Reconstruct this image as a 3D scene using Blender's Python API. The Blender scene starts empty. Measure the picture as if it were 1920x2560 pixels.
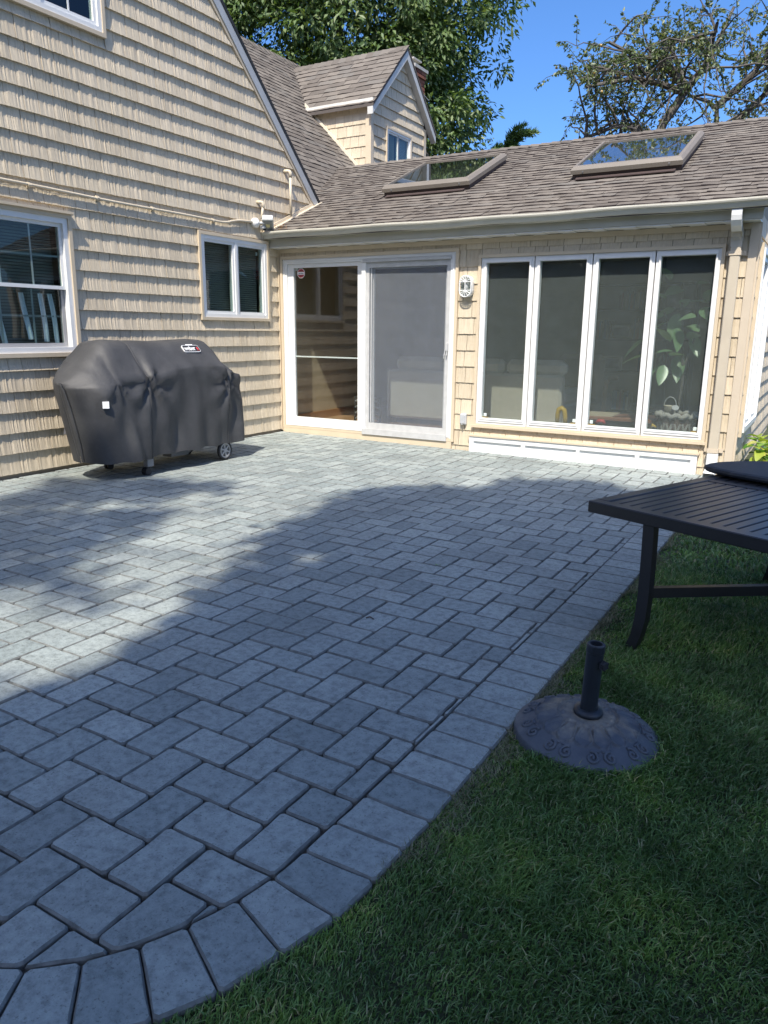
import bpy, math, random
import numpy as np
from mathutils import Matrix, Vector, noise as mnoise

# ------------------------------------------------------------------ camera, sky, sun, exposure
SC = bpy.context.scene
COL = SC.collection
RES = (768, 1024)
CAM_LOC = np.array([6.0935, -7.7711, 1.2908])
YAW, PITCH, ROLL, FPX = -0.52806, 0.23817, 0.00994, 1867.04

def cam_axes():
    cy, sy = math.cos(YAW), math.sin(YAW)
    f = np.array([sy * math.cos(PITCH), cy * math.cos(PITCH), -math.sin(PITCH)])
    r = np.array([cy, -sy, 0.0]); u = np.cross(r, f)
    return math.cos(ROLL) * r + math.sin(ROLL) * u, -math.sin(ROLL) * r + math.cos(ROLL) * u, f
CR, CU, CF = cam_axes()
cam = bpy.data.objects.new('camera', bpy.data.cameras.new('camera'))
COL.objects.link(cam)
cam.matrix_world = Matrix([[CR[0], CU[0], -CF[0], CAM_LOC[0]], [CR[1], CU[1], -CF[1], CAM_LOC[1]],
                           [CR[2], CU[2], -CF[2], CAM_LOC[2]], [0, 0, 0, 1]])
cam.data.sensor_fit = 'HORIZONTAL'; cam.data.sensor_width = 36.0
cam.data.lens = 36.0 * FPX / 1920.0
cam.data.clip_start = 0.05; cam.data.clip_end = 800.0
SC.camera = cam
SC.render.resolution_x, SC.render.resolution_y = RES

SUN = Vector((0.215, -0.704, 1.0)).normalized()
world = bpy.data.worlds.new('World'); SC.world = world; world.use_nodes = True
wn = world.node_tree
sky = wn.nodes.new('ShaderNodeTexSky'); sky.sky_type = 'NISHITA'; sky.sun_disc = False
sky.sun_elevation = math.asin(SUN.z); sky.sun_rotation = math.atan2(SUN.x, SUN.y)
sky.altitude = 50.0; sky.air_density = 0.7; sky.dust_density = 2.4; sky.ozone_density = 8.0
hs = wn.nodes.new('ShaderNodeHueSaturation'); hs.inputs['Saturation'].default_value = 1.12
wn.links.new(sky.outputs[0], hs.inputs['Color']); wn.links.new(hs.outputs[0], wn.nodes['Background'].inputs[0])
wn.nodes['Background'].inputs[1].default_value = 0.15
sl = bpy.data.lights.new('sun', 'SUN'); sl.energy = 3.45; sl.angle = math.radians(0.53); sl.color = (1.0, 0.93, 0.82)
so = bpy.data.objects.new('sun', sl); COL.objects.link(so)
so.rotation_mode = 'QUATERNION'; so.rotation_quaternion = SUN.to_track_quat('Z', 'Y'); so.location = (8, -20, 30)
SC.view_settings.view_transform = 'Standard'; SC.view_settings.look = 'None'
SC.view_settings.exposure = 0.95; SC.view_settings.gamma = 1.0
try: SC.view_settings.use_curve_mapping = False
except Exception: pass
SC.render.engine = 'CYCLES'
SC.cycles.max_bounces = 10; SC.cycles.transparent_max_bounces = 24
SC.cycles.use_denoising = True

R = random.Random(7)
NR = np.random.default_rng(11)
PI = math.pi

# ------------------------------------------------------------------ helpers
PW = {}
def link(o, parent=None, M=None):
    COL.objects.link(o)
    M = M if M is not None else Matrix.Identity(4)
    if parent is not None:
        o.parent = parent; o.matrix_basis = PW[parent.name].inverted() @ M
    else:
        o.matrix_basis = M
    PW[o.name] = M
    return o
def tag(o, label=None, cat=None, group=None, kind=None):
    if label: o['label'] = label
    if cat: o['category'] = cat
    if group: o['group'] = group
    if kind: o['kind'] = kind
    return o
def thing(name, label, cat, loc=(0, 0, 0), rz=0.0, group=None):
    o = bpy.data.objects.new(name, None); o.empty_display_size = 0.1
    link(o, None, Matrix.Translation(loc) @ Matrix.Rotation(rz, 4, 'Z'))
    return tag(o, label, cat, group)

class MB:
    def __init__(s): s.v, s.f, s.m = [], [], []
    def add(s, vs, fs, mi=0):
        b = len(s.v); s.v.extend([tuple(p) for p in vs])
        s.f.extend([tuple(b + i for i in f) for f in fs]); s.m.extend([mi] * len(fs)); return s
    def box(s, x0, x1, y0, y1, z0, z1, mi=0, M=None):
        vs = [(x, y, z) for z in (z0, z1) for y in (y0, y1) for x in (x0, x1)]
        if M is not None: vs = [tuple(M @ Vector(p)) for p in vs]
        return s.add(vs, [(0, 2, 3, 1), (4, 5, 7, 6), (0, 1, 5, 4), (2, 6, 7, 3), (0, 4, 6, 2), (1, 3, 7, 5)], mi)
    def bbox(s, x0, x1, y0, y1, z0, z1, b=0.004, mi=0, M=None):
        # box with chamfered edges
        pts, idx = [], {}
        X, Y, Z = (x0, x1), (y0, y1), (z0, z1); sg = (1, -1)
        for i in (0, 1):
            for j in (0, 1):
                for k in (0, 1):
                    for a in range(3):
                        p = [X[i], Y[j], Z[k]]
                        for q, (n, w) in enumerate(((i, sg[i]), (j, sg[j]), (k, sg[k]))):
                            if q != a: p[q] += w * b
                        idx[(i, j, k, a)] = len(pts); pts.append(tuple(p))
        F = []
        F += [[idx[(i, j, k, 0)] for j, k in ((0, 0), (0, 1), (1, 1), (1, 0))] for i in (0, 1)]
        F += [[idx[(i, j, k, 1)] for i, k in ((0, 0), (1, 0), (1, 1), (0, 1))] for j in (0, 1)]
        F += [[idx[(i, j, k, 2)] for i, j in ((0, 0), (0, 1), (1, 1), (1, 0))] for k in (0, 1)]
        for i in (0, 1):
            for j in (0, 1): F.append([idx[(i, j, 0, 0)], idx[(i, j, 1, 0)], idx[(i, j, 1, 1)], idx[(i, j, 0, 1)]])
            for k in (0, 1): F.append([idx[(i, 0, k, 0)], idx[(i, 1, k, 0)], idx[(i, 1, k, 2)], idx[(i, 0, k, 2)]])
        for j in (0, 1):
            for k in (0, 1): F.append([idx[(0, j, k, 1)], idx[(1, j, k, 1)], idx[(1, j, k, 2)], idx[(0, j, k, 2)]])
        for i in (0, 1):
            for j in (0, 1):
                for k in (0, 1): F.append([idx[(i, j, k, a)] for a in range(3)])
        if M is not None: pts = [tuple(M @ Vector(p)) for p in pts]
        return s.add(pts, F, mi)
    def ring(s, u0, u1, v0, v1, w, y0, y1, mi=0, wt=None, wb=None):
        # rectangular frame in the local wall plane (x=u, z=v), depth y0..y1
        wt = w if wt is None else wt; wb = w if wb is None else wb
        s.box(u0, u0 + w, y0, y1, v0, v1, mi); s.box(u1 - w, u1, y0, y1, v0, v1, mi)
        s.box(u0 + w, u1 - w, y0, y1, v0, v0 + wb, mi); s.box(u0 + w, u1 - w, y0, y1, v1 - wt, v1, mi); return s
    def tube(s, pts, rad, n=8, mi=0, cap=True):
        pts = [Vector(p) for p in pts]; rr = rad if hasattr(rad, '__len__') else [rad] * len(pts)
        rings = []; up = None
        for i, p in enumerate(pts):
            d = (pts[min(i + 1, len(pts) - 1)] - pts[max(i - 1, 0)])
            d = d.normalized() if d.length > 1e-9 else Vector((0, 0, 1))
            if up is None: up = Vector((0, 0, 1)) if abs(d.z) < 0.9 else Vector((1, 0, 0))
            a = d.cross(up)
            a = a.normalized() if a.length > 1e-6 else d.orthogonal().normalized()
            b = a.cross(d); up = b
            rings.append([p + (a * math.cos(2 * PI * k / n) + b * math.sin(2 * PI * k / n)) * rr[i] for k in range(n)])
        vs = [q for r_ in rings for q in r_]; F = []
        for i in range(len(pts) - 1):
            for k in range(n):
                F.append((i * n + k, i * n + (k + 1) % n, (i + 1) * n + (k + 1) % n, (i + 1) * n + k))
        if cap: F.append(tuple(range(n))[::-1]); F.append(tuple((len(pts) - 1) * n + k for k in range(n)))
        return s.add(vs, F, mi)
    def prism(s, poly, axis, a0, a1, mi=0):
        # poly: 2D points; extruded along axis ('x': poly=(y,z), 'y': poly=(x,z), 'z': poly=(x,y))
        def P(p, a): return (a, p[0], p[1]) if axis == 'x' else ((p[0], a, p[1]) if axis == 'y' else (p[0], p[1], a))
        n = len(poly); vs = [P(p, a0) for p in poly] + [P(p, a1) for p in poly]
        F = [tuple(range(n))[::-1], tuple(range(n, 2 * n))] + [(i, (i + 1) % n, n + (i + 1) % n, n + i) for i in range(n)]
        return s.add(vs, F, mi)
    def lathe(s, prof, n=24, mi=0, c=(0, 0, 0)):
        vs = [(c[0] + r * math.cos(2 * PI * k / n), c[1] + r * math.sin(2 * PI * k / n), c[2] + z) for r, z in prof for k in range(n)]
        F = [(i * n + k, i * n + (k + 1) % n, (i + 1) * n + (k + 1) % n, (i + 1) * n + k) for i in range(len(prof) - 1) for k in range(n)]
        return s.add(vs, F, mi)
    def mesh(s, name, mats, smooth=False):
        me = bpy.data.meshes.new(name); me.from_pydata(s.v, [], s.f)
        for m in (mats if isinstance(mats, (list, tuple)) else [mats]): me.materials.append(m)
        me.polygons.foreach_set('material_index', s.m)
        if smooth: me.polygons.foreach_set('use_smooth', [True] * len(s.f))
        me.validate(); me.update(); return me
    def build(s, name, mats, parent=None, M=None, smooth=False, inworld=None):
        # M: object matrix (world); vertices are local to it
        return link(bpy.data.objects.new(name, s.mesh(name, mats, smooth)), parent, M)

def np_mesh(name, V, F, mat, smooth=False):
    me = bpy.data.meshes.new(name); V = np.asarray(V, np.float32); F = np.asarray(F, np.int32); k = F.shape[1]
    me.vertices.add(len(V)); me.vertices.foreach_set('co', V.ravel())
    me.loops.add(F.size); me.loops.foreach_set('vertex_index', F.ravel())
    me.polygons.add(len(F)); me.polygons.foreach_set('loop_start', np.arange(0, F.size, k, dtype=np.int32))
    me.polygons.foreach_set('loop_total', np.full(len(F), k, np.int32))
    if smooth: me.polygons.foreach_set('use_smooth', np.ones(len(F), bool))
    me.materials.append(mat); me.update(calc_edges=True); return me

def project(P):
    d = np.asarray(P, float) - CAM_LOC; z = d @ CF
    zs = np.where(z > 0.05, z, 0.05)
    return 960 + FPX * (d @ CR) / zs, 1280 - FPX * (d @ CU) / zs, z

# ------------------------------------------------------------------ materials
def newmat(name):
    m = bpy.data.materials.new(name); m.use_nodes = True
    nt = m.node_tree; return m, nt, nt.nodes['Principled BSDF']
class NT:
    def __init__(s, nt): s.nt = nt; s.N = nt.nodes; s.L = nt.links
    def pos(s): return s.N.new('ShaderNodeNewGeometry').outputs['Position']
    def mapping(s, v, sc=(1, 1, 1)):
        n = s.N.new('ShaderNodeMapping'); s.L.new(v, n.inputs[0]); n.inputs['Scale'].default_value = sc; return n.outputs[0]
    def noise(s, v, scale, det=4.0, rough=0.6, out=0):
        n = s.N.new('ShaderNodeTexNoise'); s.L.new(v, n.inputs['Vector']); n.inputs['Scale'].default_value = scale
        n.inputs['Detail'].default_value = det; n.inputs['Roughness'].default_value = rough; return n.outputs[out]
    def vor(s, v, scale, out='Distance'):
        n = s.N.new('ShaderNodeTexVoronoi'); s.L.new(v, n.inputs['Vector']); n.inputs['Scale'].default_value = scale; return n.outputs[out]
    def ramp(s, f, stops):
        n = s.N.new('ShaderNodeValToRGB'); s.L.new(f, n.inputs[0]); e = n.color_ramp.elements
        e[0].position, e[0].color = stops[0][0], (*stops[0][1], 1); e[1].position, e[1].color = stops[-1][0], (*stops[-1][1], 1)
        for p, c in stops[1:-1]:
            q = e.new(p); q.color = (*c, 1)
        return n.outputs[0]
    def mix(s, f, a, b, mode='MIX'):
        n = s.N.new('ShaderNodeMix'); n.data_type = 'RGBA'; n.blend_type = mode
        for sock, val in ((n.inputs[0], f), (n.inputs[6], a), (n.inputs[7], b)):
            if hasattr(val, 'links') or hasattr(val, 'is_linked'): s.L.new(val, sock)
            elif isinstance(val, (tuple, list)): sock.default_value = (*val, 1) if len(val) == 3 else val
            else: sock.default_value = val
        return n.outputs[2]
    def math(s, op, a, b=0.0):
        n = s.N.new('ShaderNodeMath'); n.operation = op
        for sock, val in ((n.inputs[0], a), (n.inputs[1], b)):
            if hasattr(val, 'is_linked'): s.L.new(val, sock)
            else: sock.default_value = val
        return n.outputs[0]
    def rnd(s):
        a = s.N.new('ShaderNodeObjectInfo').outputs['Random']; b = s.N.new('ShaderNodeNewGeometry').outputs['Random Per Island']
        return s.math('FRACT', s.math('ADD', a, b))
    def bump(s, h, strength, dist, bsdf):
        n = s.N.new('ShaderNodeBump'); s.L.new(h, n.inputs['Height']); n.inputs['Strength'].default_value = strength
        n.inputs['Distance'].default_value = dist; s.L.new(n.outputs[0], bsdf.inputs['Normal'])

def plain(name, col, rough=0.5, var=0.08, scale=6.0, metal=0.0, spec=0.5, bump=0.0):
    m, nt, b = newmat(name); t = NT(nt); p = t.pos()
    n = t.noise(p, scale, 5); f = t.ramp(n, [(0.3, tuple(c * (1 - var) for c in col)), (0.7, tuple(min(1, c * (1 + var)) for c in col))])
    nt.links.new(f, b.inputs['Base Color']); b.inputs['Roughness'].default_value = rough; b.inputs['Metallic'].default_value = metal
    b.inputs['Specular IOR Level'].default_value = spec
    if bump: t.bump(t.noise(p, scale * 12, 3), bump, 0.004, b)
    return m

def siding_mat():
    m, nt, b = newmat('vinyl_shake'); t = NT(nt); p = t.pos()
    g = t.noise(t.mapping(p, (1, 1, 0.035)), 95, 4, 0.6)
    base = t.ramp(t.rnd(), [(0.0, (0.575, 0.490, 0.360)), (0.5, (0.625, 0.535, 0.395)), (1.0, (0.665, 0.57, 0.425))])
    c = t.mix(0.5, base, t.ramp(g, [(0.30, (0.66, 0.64, 0.62)), (0.55, (1, 1, 1)), (0.75, (1.0, 0.97, 0.92))]), 'MULTIPLY')
    d = t.ramp(t.noise(p, 1.1, 5), [(0.35, (0.93, 0.93, 0.93)), (0.65, (1, 1, 1))])
    c = t.mix(1.0, c, d, 'MULTIPLY')
    nt.links.new(c, b.inputs['Base Color']); b.inputs['Roughness'].default_value = 0.55; b.inputs['Specular IOR Level'].default_value = 0.3
    t.bump(g, 0.55, 0.0035, b); return m
def roof_mat():
    m, nt, b = newmat('asphalt_shingle'); t = NT(nt); p = t.pos()
    base = t.ramp(t.rnd(), [(0.0, (0.130, 0.115, 0.100)), (0.35, (0.166, 0.147, 0.127)), (0.7, (0.196, 0.175, 0.151)), (1.0, (0.162, 0.150, 0.134))])
    gr = t.noise(p, 260, 3, 0.7)
    c = t.mix(0.55, base, t.ramp(gr, [(0.3, (0.55, 0.52, 0.5)), (0.7, (1.35, 1.32, 1.28))]), 'MULTIPLY')
    st = t.ramp(t.noise(t.mapping(p, (1, 0.4, 0.4)), 1.3, 5), [(0.35, (0.84, 0.83, 0.82)), (0.65, (1.08, 1.08, 1.06))])
    c = t.mix(1.0, c, st, 'MULTIPLY')
    nt.links.new(c, b.inputs['Base Color']); b.inputs['Roughness'].default_value = 0.9; b.inputs['Specular IOR Level'].default_value = 0.25
    t.bump(gr, 0.5, 0.002, b); return m
def paver_mat():
    m, nt, b = newmat('concrete_paver'); t = NT(nt); p = t.pos()
    base = t.ramp(t.rnd(), [(0.0, (0.245, 0.283, 0.275)), (0.5, (0.298, 0.336, 0.324)), (1.0, (0.350, 0.388, 0.368))])
    blot = t.ramp(t.noise(p, 34, 7, 0.72), [(0.36, (0.58, 0.58, 0.58)), (0.50, (0.90, 0.90, 0.90)), (0.68, (1.14, 1.13, 1.12))])
    c = t.mix(0.85, base, blot, 'MULTIPLY')
    pit = t.ramp(t.noise(p, 140, 3, 0.6), [(0.30, (0.45, 0.44, 0.43)), (0.42, (1, 1, 1)), (0.78, (1, 1, 1)), (0.86, (1.5, 1.5, 1.5))])
    c = t.mix(0.8, c, pit, 'MULTIPLY')
    wear = t.ramp(t.noise(p, 1.4, 4), [(0.35, (0.88, 0.87, 0.86)), (0.65, (1.08, 1.08, 1.07))])
    c = t.mix(1.0, c, wear, 'MULTIPLY')
    nt.links.new(c, b.inputs['Base Color']); b.inputs['Roughness'].default_value = 0.82; b.inputs['Specular IOR Level'].default_value = 0.4
    h = t.math('ADD', t.math('MULTIPLY', t.noise(p, 30, 5, 0.7), 1.0), t.math('MULTIPLY', t.noise(p, 170, 3), 0.25))
    t.bump(h, 0.55, 0.006, b); return m
def leaf_mat(name, c0, c1, c2, gloss=0.35, trans=0.3):
    m, nt, b = newmat(name); t = NT(nt)
    c = t.ramp(t.rnd(), [(0.0, c0), (0.55, c1), (1.0, c2)])
    nt.links.new(c, b.inputs['Base Color']); b.inputs['Roughness'].default_value = gloss; b.inputs['Specular IOR Level'].default_value = 0.5
    tr = nt.nodes.new('ShaderNodeBsdfTranslucent'); mx = nt.nodes.new('ShaderNodeMixShader'); mx.inputs[0].default_value = trans
    c2_ = t.mix(1.0, c, (1.25, 1.35, 0.5), 'MULTIPLY'); nt.links.new(c2_, tr.inputs[0])
    nt.links.new(b.outputs[0], mx.inputs[1]); nt.links.new(tr.outputs[0], mx.inputs[2])
    nt.links.new(mx.outputs[0], nt.nodes['Material Output'].inputs[0]); return m
def glass_mat(name, tint=(0.91, 0.94, 0.93), k=2.0, rough=0.0, wav=0.0):
    m = bpy.data.materials.new(name); m.use_nodes = True; nt = m.node_tree; nt.nodes.clear(); t = NT(nt)
    out = nt.nodes.new('ShaderNodeOutputMaterial'); tr = nt.nodes.new('ShaderNodeBsdfTransparent'); tr.inputs[0].default_value = (*tint, 1)
    gl = nt.nodes.new('ShaderNodeBsdfGlossy'); gl.inputs['Roughness'].default_value = rough; fr = nt.nodes.new('ShaderNodeFresnel'); fr.inputs[0].default_value = 1.5
    f = t.math('MINIMUM', t.math('MULTIPLY', fr.outputs[0], k), 1.0)
    f = t.math('MULTIPLY', f, t.math('SUBTRACT', 1.0, nt.nodes.new('ShaderNodeNewGeometry').outputs['Backfacing']))
    if wav:
        bp = nt.nodes.new('ShaderNodeBump'); bp.inputs['Strength'].default_value = wav; bp.inputs['Distance'].default_value = 0.02
        nt.links.new(t.noise(t.pos(), 2.2, 1.0), bp.inputs['Height']); nt.links.new(bp.outputs[0], gl.inputs['Normal'])
    mx = nt.nodes.new('ShaderNodeMixShader'); nt.links.new(f, mx.inputs[0]); nt.links.new(tr.outputs[0], mx.inputs[1]); nt.links.new(gl.outputs[0], mx.inputs[2])
    nt.links.new(mx.outputs[0], out.inputs[0]); return m
def screen_mat(name, col, alpha):
    m = bpy.data.materials.new(name); m.use_nodes = True; nt = m.node_tree; nt.nodes.clear(); t = NT(nt)
    out = nt.nodes.new('ShaderNodeOutputMaterial'); tr = nt.nodes.new('ShaderNodeBsdfTransparent'); df = nt.nodes.new('ShaderNodeBsdfDiffuse')
    n = t.noise(t.pos(), 7, 4); c = t.ramp(n, [(0.3, tuple(x * 0.9 for x in col)), (0.7, tuple(x * 1.08 for x in col))]); nt.links.new(c, df.inputs[0])
    mx = nt.nodes.new('ShaderNodeMixShader'); mx.inputs[0].default_value = alpha
    nt.links.new(tr.outputs[0], mx.inputs[1]); nt.links.new(df.outputs[0], mx.inputs[2]); nt.links.new(mx.outputs[0], out.inputs[0]); return m
def cover_mat():
    m, nt, b = newmat('grill_cover_cloth'); t = NT(nt); p = t.pos()
    weave = t.noise(t.mapping(p, (1, 1, 9)), 60, 3)
    c = t.ramp(t.noise(p, 3.5, 6, 0.65), [(0.3, (0.040, 0.040, 0.041)), (0.55, (0.055, 0.055, 0.056)), (0.8, (0.075, 0.074, 0.072))])
    dust_haze = t.ramp(t.noise(p, 38, 4), [(0.55, (1, 1, 1)), (0.8, (1.25, 1.24, 1.2))])
    nt.links.new(t.mix(1.0, c, dust_haze, 'MULTIPLY'), b.inputs['Base Color']); b.inputs['Roughness'].default_value = 0.58; b.inputs['Specular IOR Level'].default_value = 0.5
    t.bump(t.math('ADD', t.math('MULTIPLY', weave, 0.25), t.noise(p, 9, 4)), 0.35, 0.012, b); return m
def base_mat():
    m, nt, b = newmat('weathered_resin'); t = NT(nt); p = t.pos()
    c = t.ramp(t.noise(p, 9, 6, 0.65), [(0.28, (0.06, 0.068, 0.082)), (0.55, (0.09, 0.10, 0.115)), (0.75, (0.16, 0.165, 0.165)), (0.9, (0.22, 0.21, 0.19))])
    tc = nt.nodes.new('ShaderNodeTexCoord').outputs['Object']; ln = nt.nodes.new('ShaderNodeVectorMath'); ln.operation = 'LENGTH'; nt.links.new(tc, ln.inputs[0])
    wr_ = t.math('ADD', t.math('MULTIPLY', ln.outputs['Value'], 3.1), t.math('MULTIPLY', t.noise(p, 13, 5), 0.9))      # paint worn to tan round the collar, in patches farther out
    tan = t.ramp(wr_, [(0.70, (1, 1, 1)), (1.12, (0, 0, 0))])
    c = t.mix(tan, c, t.ramp(t.noise(p, 40, 4), [(0.3, (0.16, 0.14, 0.11)), (0.7, (0.30, 0.27, 0.21))]))
    nt.links.new(c, b.inputs['Base Color']); b.inputs['Roughness'].default_value = 0.6
    t.bump(t.noise(p, 120, 4), 0.3, 0.003, b); return m
def grass_mat():
    m, nt, b = newmat('grass_blade'); t = NT(nt); p = t.pos()
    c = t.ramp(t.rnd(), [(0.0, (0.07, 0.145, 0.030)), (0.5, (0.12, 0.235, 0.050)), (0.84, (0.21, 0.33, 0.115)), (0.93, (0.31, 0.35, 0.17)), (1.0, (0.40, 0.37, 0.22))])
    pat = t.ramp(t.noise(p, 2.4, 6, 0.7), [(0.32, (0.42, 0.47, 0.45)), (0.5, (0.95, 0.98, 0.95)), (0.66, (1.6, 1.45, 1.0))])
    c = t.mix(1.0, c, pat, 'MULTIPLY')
    nt.links.new(c, b.inputs['Base Color']); b.inputs['Roughness'].default_value = 0.5
    tr = nt.nodes.new('ShaderNodeBsdfTranslucent'); nt.links.new(c, tr.inputs[0]); mx = nt.nodes.new('ShaderNodeMixShader'); mx.inputs[0].default_value = 0.25
    nt.links.new(b.outputs[0], mx.inputs[1]); nt.links.new(tr.outputs[0], mx.inputs[2]); nt.links.new(mx.outputs[0], nt.nodes['Material Output'].inputs[0]); return m
def brick_mat():
    m, nt, b = newmat('chimney_brick'); t = NT(nt); p = t.pos()
    c = t.ramp(t.rnd(), [(0.0, (0.13, 0.045, 0.028)), (0.6, (0.22, 0.075, 0.042)), (1.0, (0.27, 0.12, 0.075))])
    nt.links.new(c, b.inputs['Base Color']); b.inputs['Roughness'].default_value = 0.9; return m

M_SIDE, M_ROOF, M_PAVE = siding_mat(), roof_mat(), paver_mat()
M_WALL = plain('sheathing', (0.30, 0.25, 0.18), 0.8)
M_TRIM = plain('beige_trim', (0.60, 0.50, 0.36), 0.5, 0.04)
M_POST = plain('corner_trim', (0.56, 0.475, 0.36), 0.5, 0.04)
M_WHITE = plain('white_vinyl', (0.77, 0.77, 0.75), 0.35, 0.03)
M_ALU = plain('dull_aluminium', (0.50, 0.50, 0.49), 0.42, 0.10, 12)
M_RAKE = plain('rake_metal', (0.42, 0.43, 0.43), 0.4, 0.08, 5)
M_GUT = plain('gutter_paint', (0.54, 0.52, 0.44), 0.35, 0.07, 4)
M_FASC = plain('fascia_paint', (0.47, 0.45, 0.37), 0.45, 0.06, 4)
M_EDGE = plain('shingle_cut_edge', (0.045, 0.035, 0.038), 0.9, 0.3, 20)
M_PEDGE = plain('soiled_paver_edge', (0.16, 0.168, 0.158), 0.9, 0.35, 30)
M_DECK = plain('roof_deck', (0.10, 0.085, 0.075), 0.95)
M_BLACK = plain('black_edge', (0.02, 0.02, 0.02), 0.7)
M_GLASS = glass_mat('window_glass', k=2.4, wav=0.03)
M_GLASSB = glass_mat('casement_glass', k=0.9, wav=0.03)
M_GLASSD = glass_mat('dark_window_glass', (0.78, 0.86, 0.85), 1.5, wav=0.06)
def hazy_glass(name, tint, dust_haze, amount, k):  # grey-green diffuse share painted into the pane in place of its hazy reflection
    m = glass_mat(name, tint, k, 0.02, 0.02); nt = m.node_tree; mx = [n for n in nt.nodes if n.type == 'MIX_SHADER'][0]; tr = [n for n in nt.nodes if n.type == 'BSDF_TRANSPARENT'][0]
    t = NT(nt); df = nt.nodes.new('ShaderNodeBsdfDiffuse'); streak = t.noise(t.mapping(t.pos(), (6, 0.7, 0.7)), 3.0, 4)
    nt.links.new(t.ramp(streak, [(0.35, tuple(c * 0.82 for c in dust_haze)), (0.7, tuple(c * 1.25 for c in dust_haze))]), df.inputs[0])
    m2 = nt.nodes.new('ShaderNodeMixShader'); m2.inputs[0].default_value = amount; nt.links.new(tr.outputs[0], m2.inputs[1]); nt.links.new(df.outputs[0], m2.inputs[2]); nt.links.new(m2.outputs[0], mx.inputs[1]); return m
M_SKYGL = hazy_glass('skylight_glass', (0.40, 0.46, 0.44), (0.15, 0.175, 0.16), 0.60, 2.4)
M_SCREEN = screen_mat('insect_screen', (0.24, 0.265, 0.30), 0.27)
M_SCREEN2 = screen_mat('inner_screen', (0.23, 0.24, 0.24), 0.21)
M_SCREEN3 = screen_mat('dark_screen', (0.05, 0.055, 0.06), 0.45)
M_SKYFR = plain('skylight_frame', (0.20, 0.175, 0.145), 0.45, 0.05)
M_CURB = plain('skylight_curb', (0.065, 0.045, 0.04), 0.6)
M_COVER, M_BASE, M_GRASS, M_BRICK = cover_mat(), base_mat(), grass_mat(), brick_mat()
M_TABLE = plain('table_powder_coat', (0.020, 0.017, 0.017), 0.36, 0.2, 9, spec=0.7, bump=0.12)
def grain_mat():
    m, nt, b = newmat('dark_wood_board'); t = NT(nt); rot = nt.nodes.new('ShaderNodeMapping'); nt.links.new(t.pos(), rot.inputs[0]); rot.inputs['Rotation'].default_value = (0, 0, math.radians(20)); rot.inputs['Scale'].default_value = (3, 26, 1)
    g = t.noise(rot.outputs[0], 2.0, 5, 0.7); nt.links.new(t.ramp(g, [(0.3, (0.012, 0.012, 0.014)), (0.7, (0.034, 0.034, 0.038))]), b.inputs['Base Color']); b.inputs['Roughness'].default_value = 0.6
    t.bump(g, 0.6, 0.006, b); return m
M_TRAY = grain_mat()
M_POLE = plain('umbrella_pole', (0.022, 0.026, 0.033), 0.4, 0.2, 20)
M_RUBBER = plain('black_rubber', (0.02, 0.02, 0.021), 0.7)
M_GREY = plain('grey_plastic', (0.22, 0.22, 0.22), 0.5)
M_LGREY = plain('pale_grey_metal', (0.55, 0.56, 0.56), 0.4)
M_SAND = plain('joint_sand', (0.075, 0.066, 0.056), 0.95, 0.3, 30)
M_SOIL = plain('lawn_soil', (0.045, 0.055, 0.022), 0.95, 0.4, 8)
M_BARK = plain('bark', (0.105, 0.095, 0.082), 0.9, 0.3, 10, bump=0.6)
M_TAN = plain('interior_tan', (0.46, 0.36, 0.24), 0.7)
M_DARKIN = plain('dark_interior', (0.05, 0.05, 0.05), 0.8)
M_CEIL = plain('interior_ceiling', (0.5, 0.45, 0.38), 0.7)
M_WOODF = plain('interior_floor', (0.30, 0.17, 0.085), 0.45, 0.25, 7)
M_SOFA = plain('sofa_linen', (0.62, 0.58, 0.49), 0.85, 0.06, 20)
M_BOOK = plain('bookcase_wood', (0.07, 0.05, 0.035), 0.5)
M_RED = plain('sticker_red', (0.42, 0.045, 0.05), 0.45)
M_RED2 = plain('bright_red', (0.55, 0.05, 0.05), 0.45)
M_PAPER = plain('white_print', (0.8, 0.8, 0.8), 0.5, 0.02)
M_INK = plain('black_print', (0.03, 0.03, 0.03), 0.5)
M_YEL = plain('yellow_plastic', (0.62, 0.40, 0.04), 0.4)
M_STONE = plain('cast_stone', (0.42, 0.40, 0.36), 0.8, 0.15, 15)
M_TERRA = plain('dark_clay', (0.16, 0.10, 0.075), 0.8)

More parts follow.
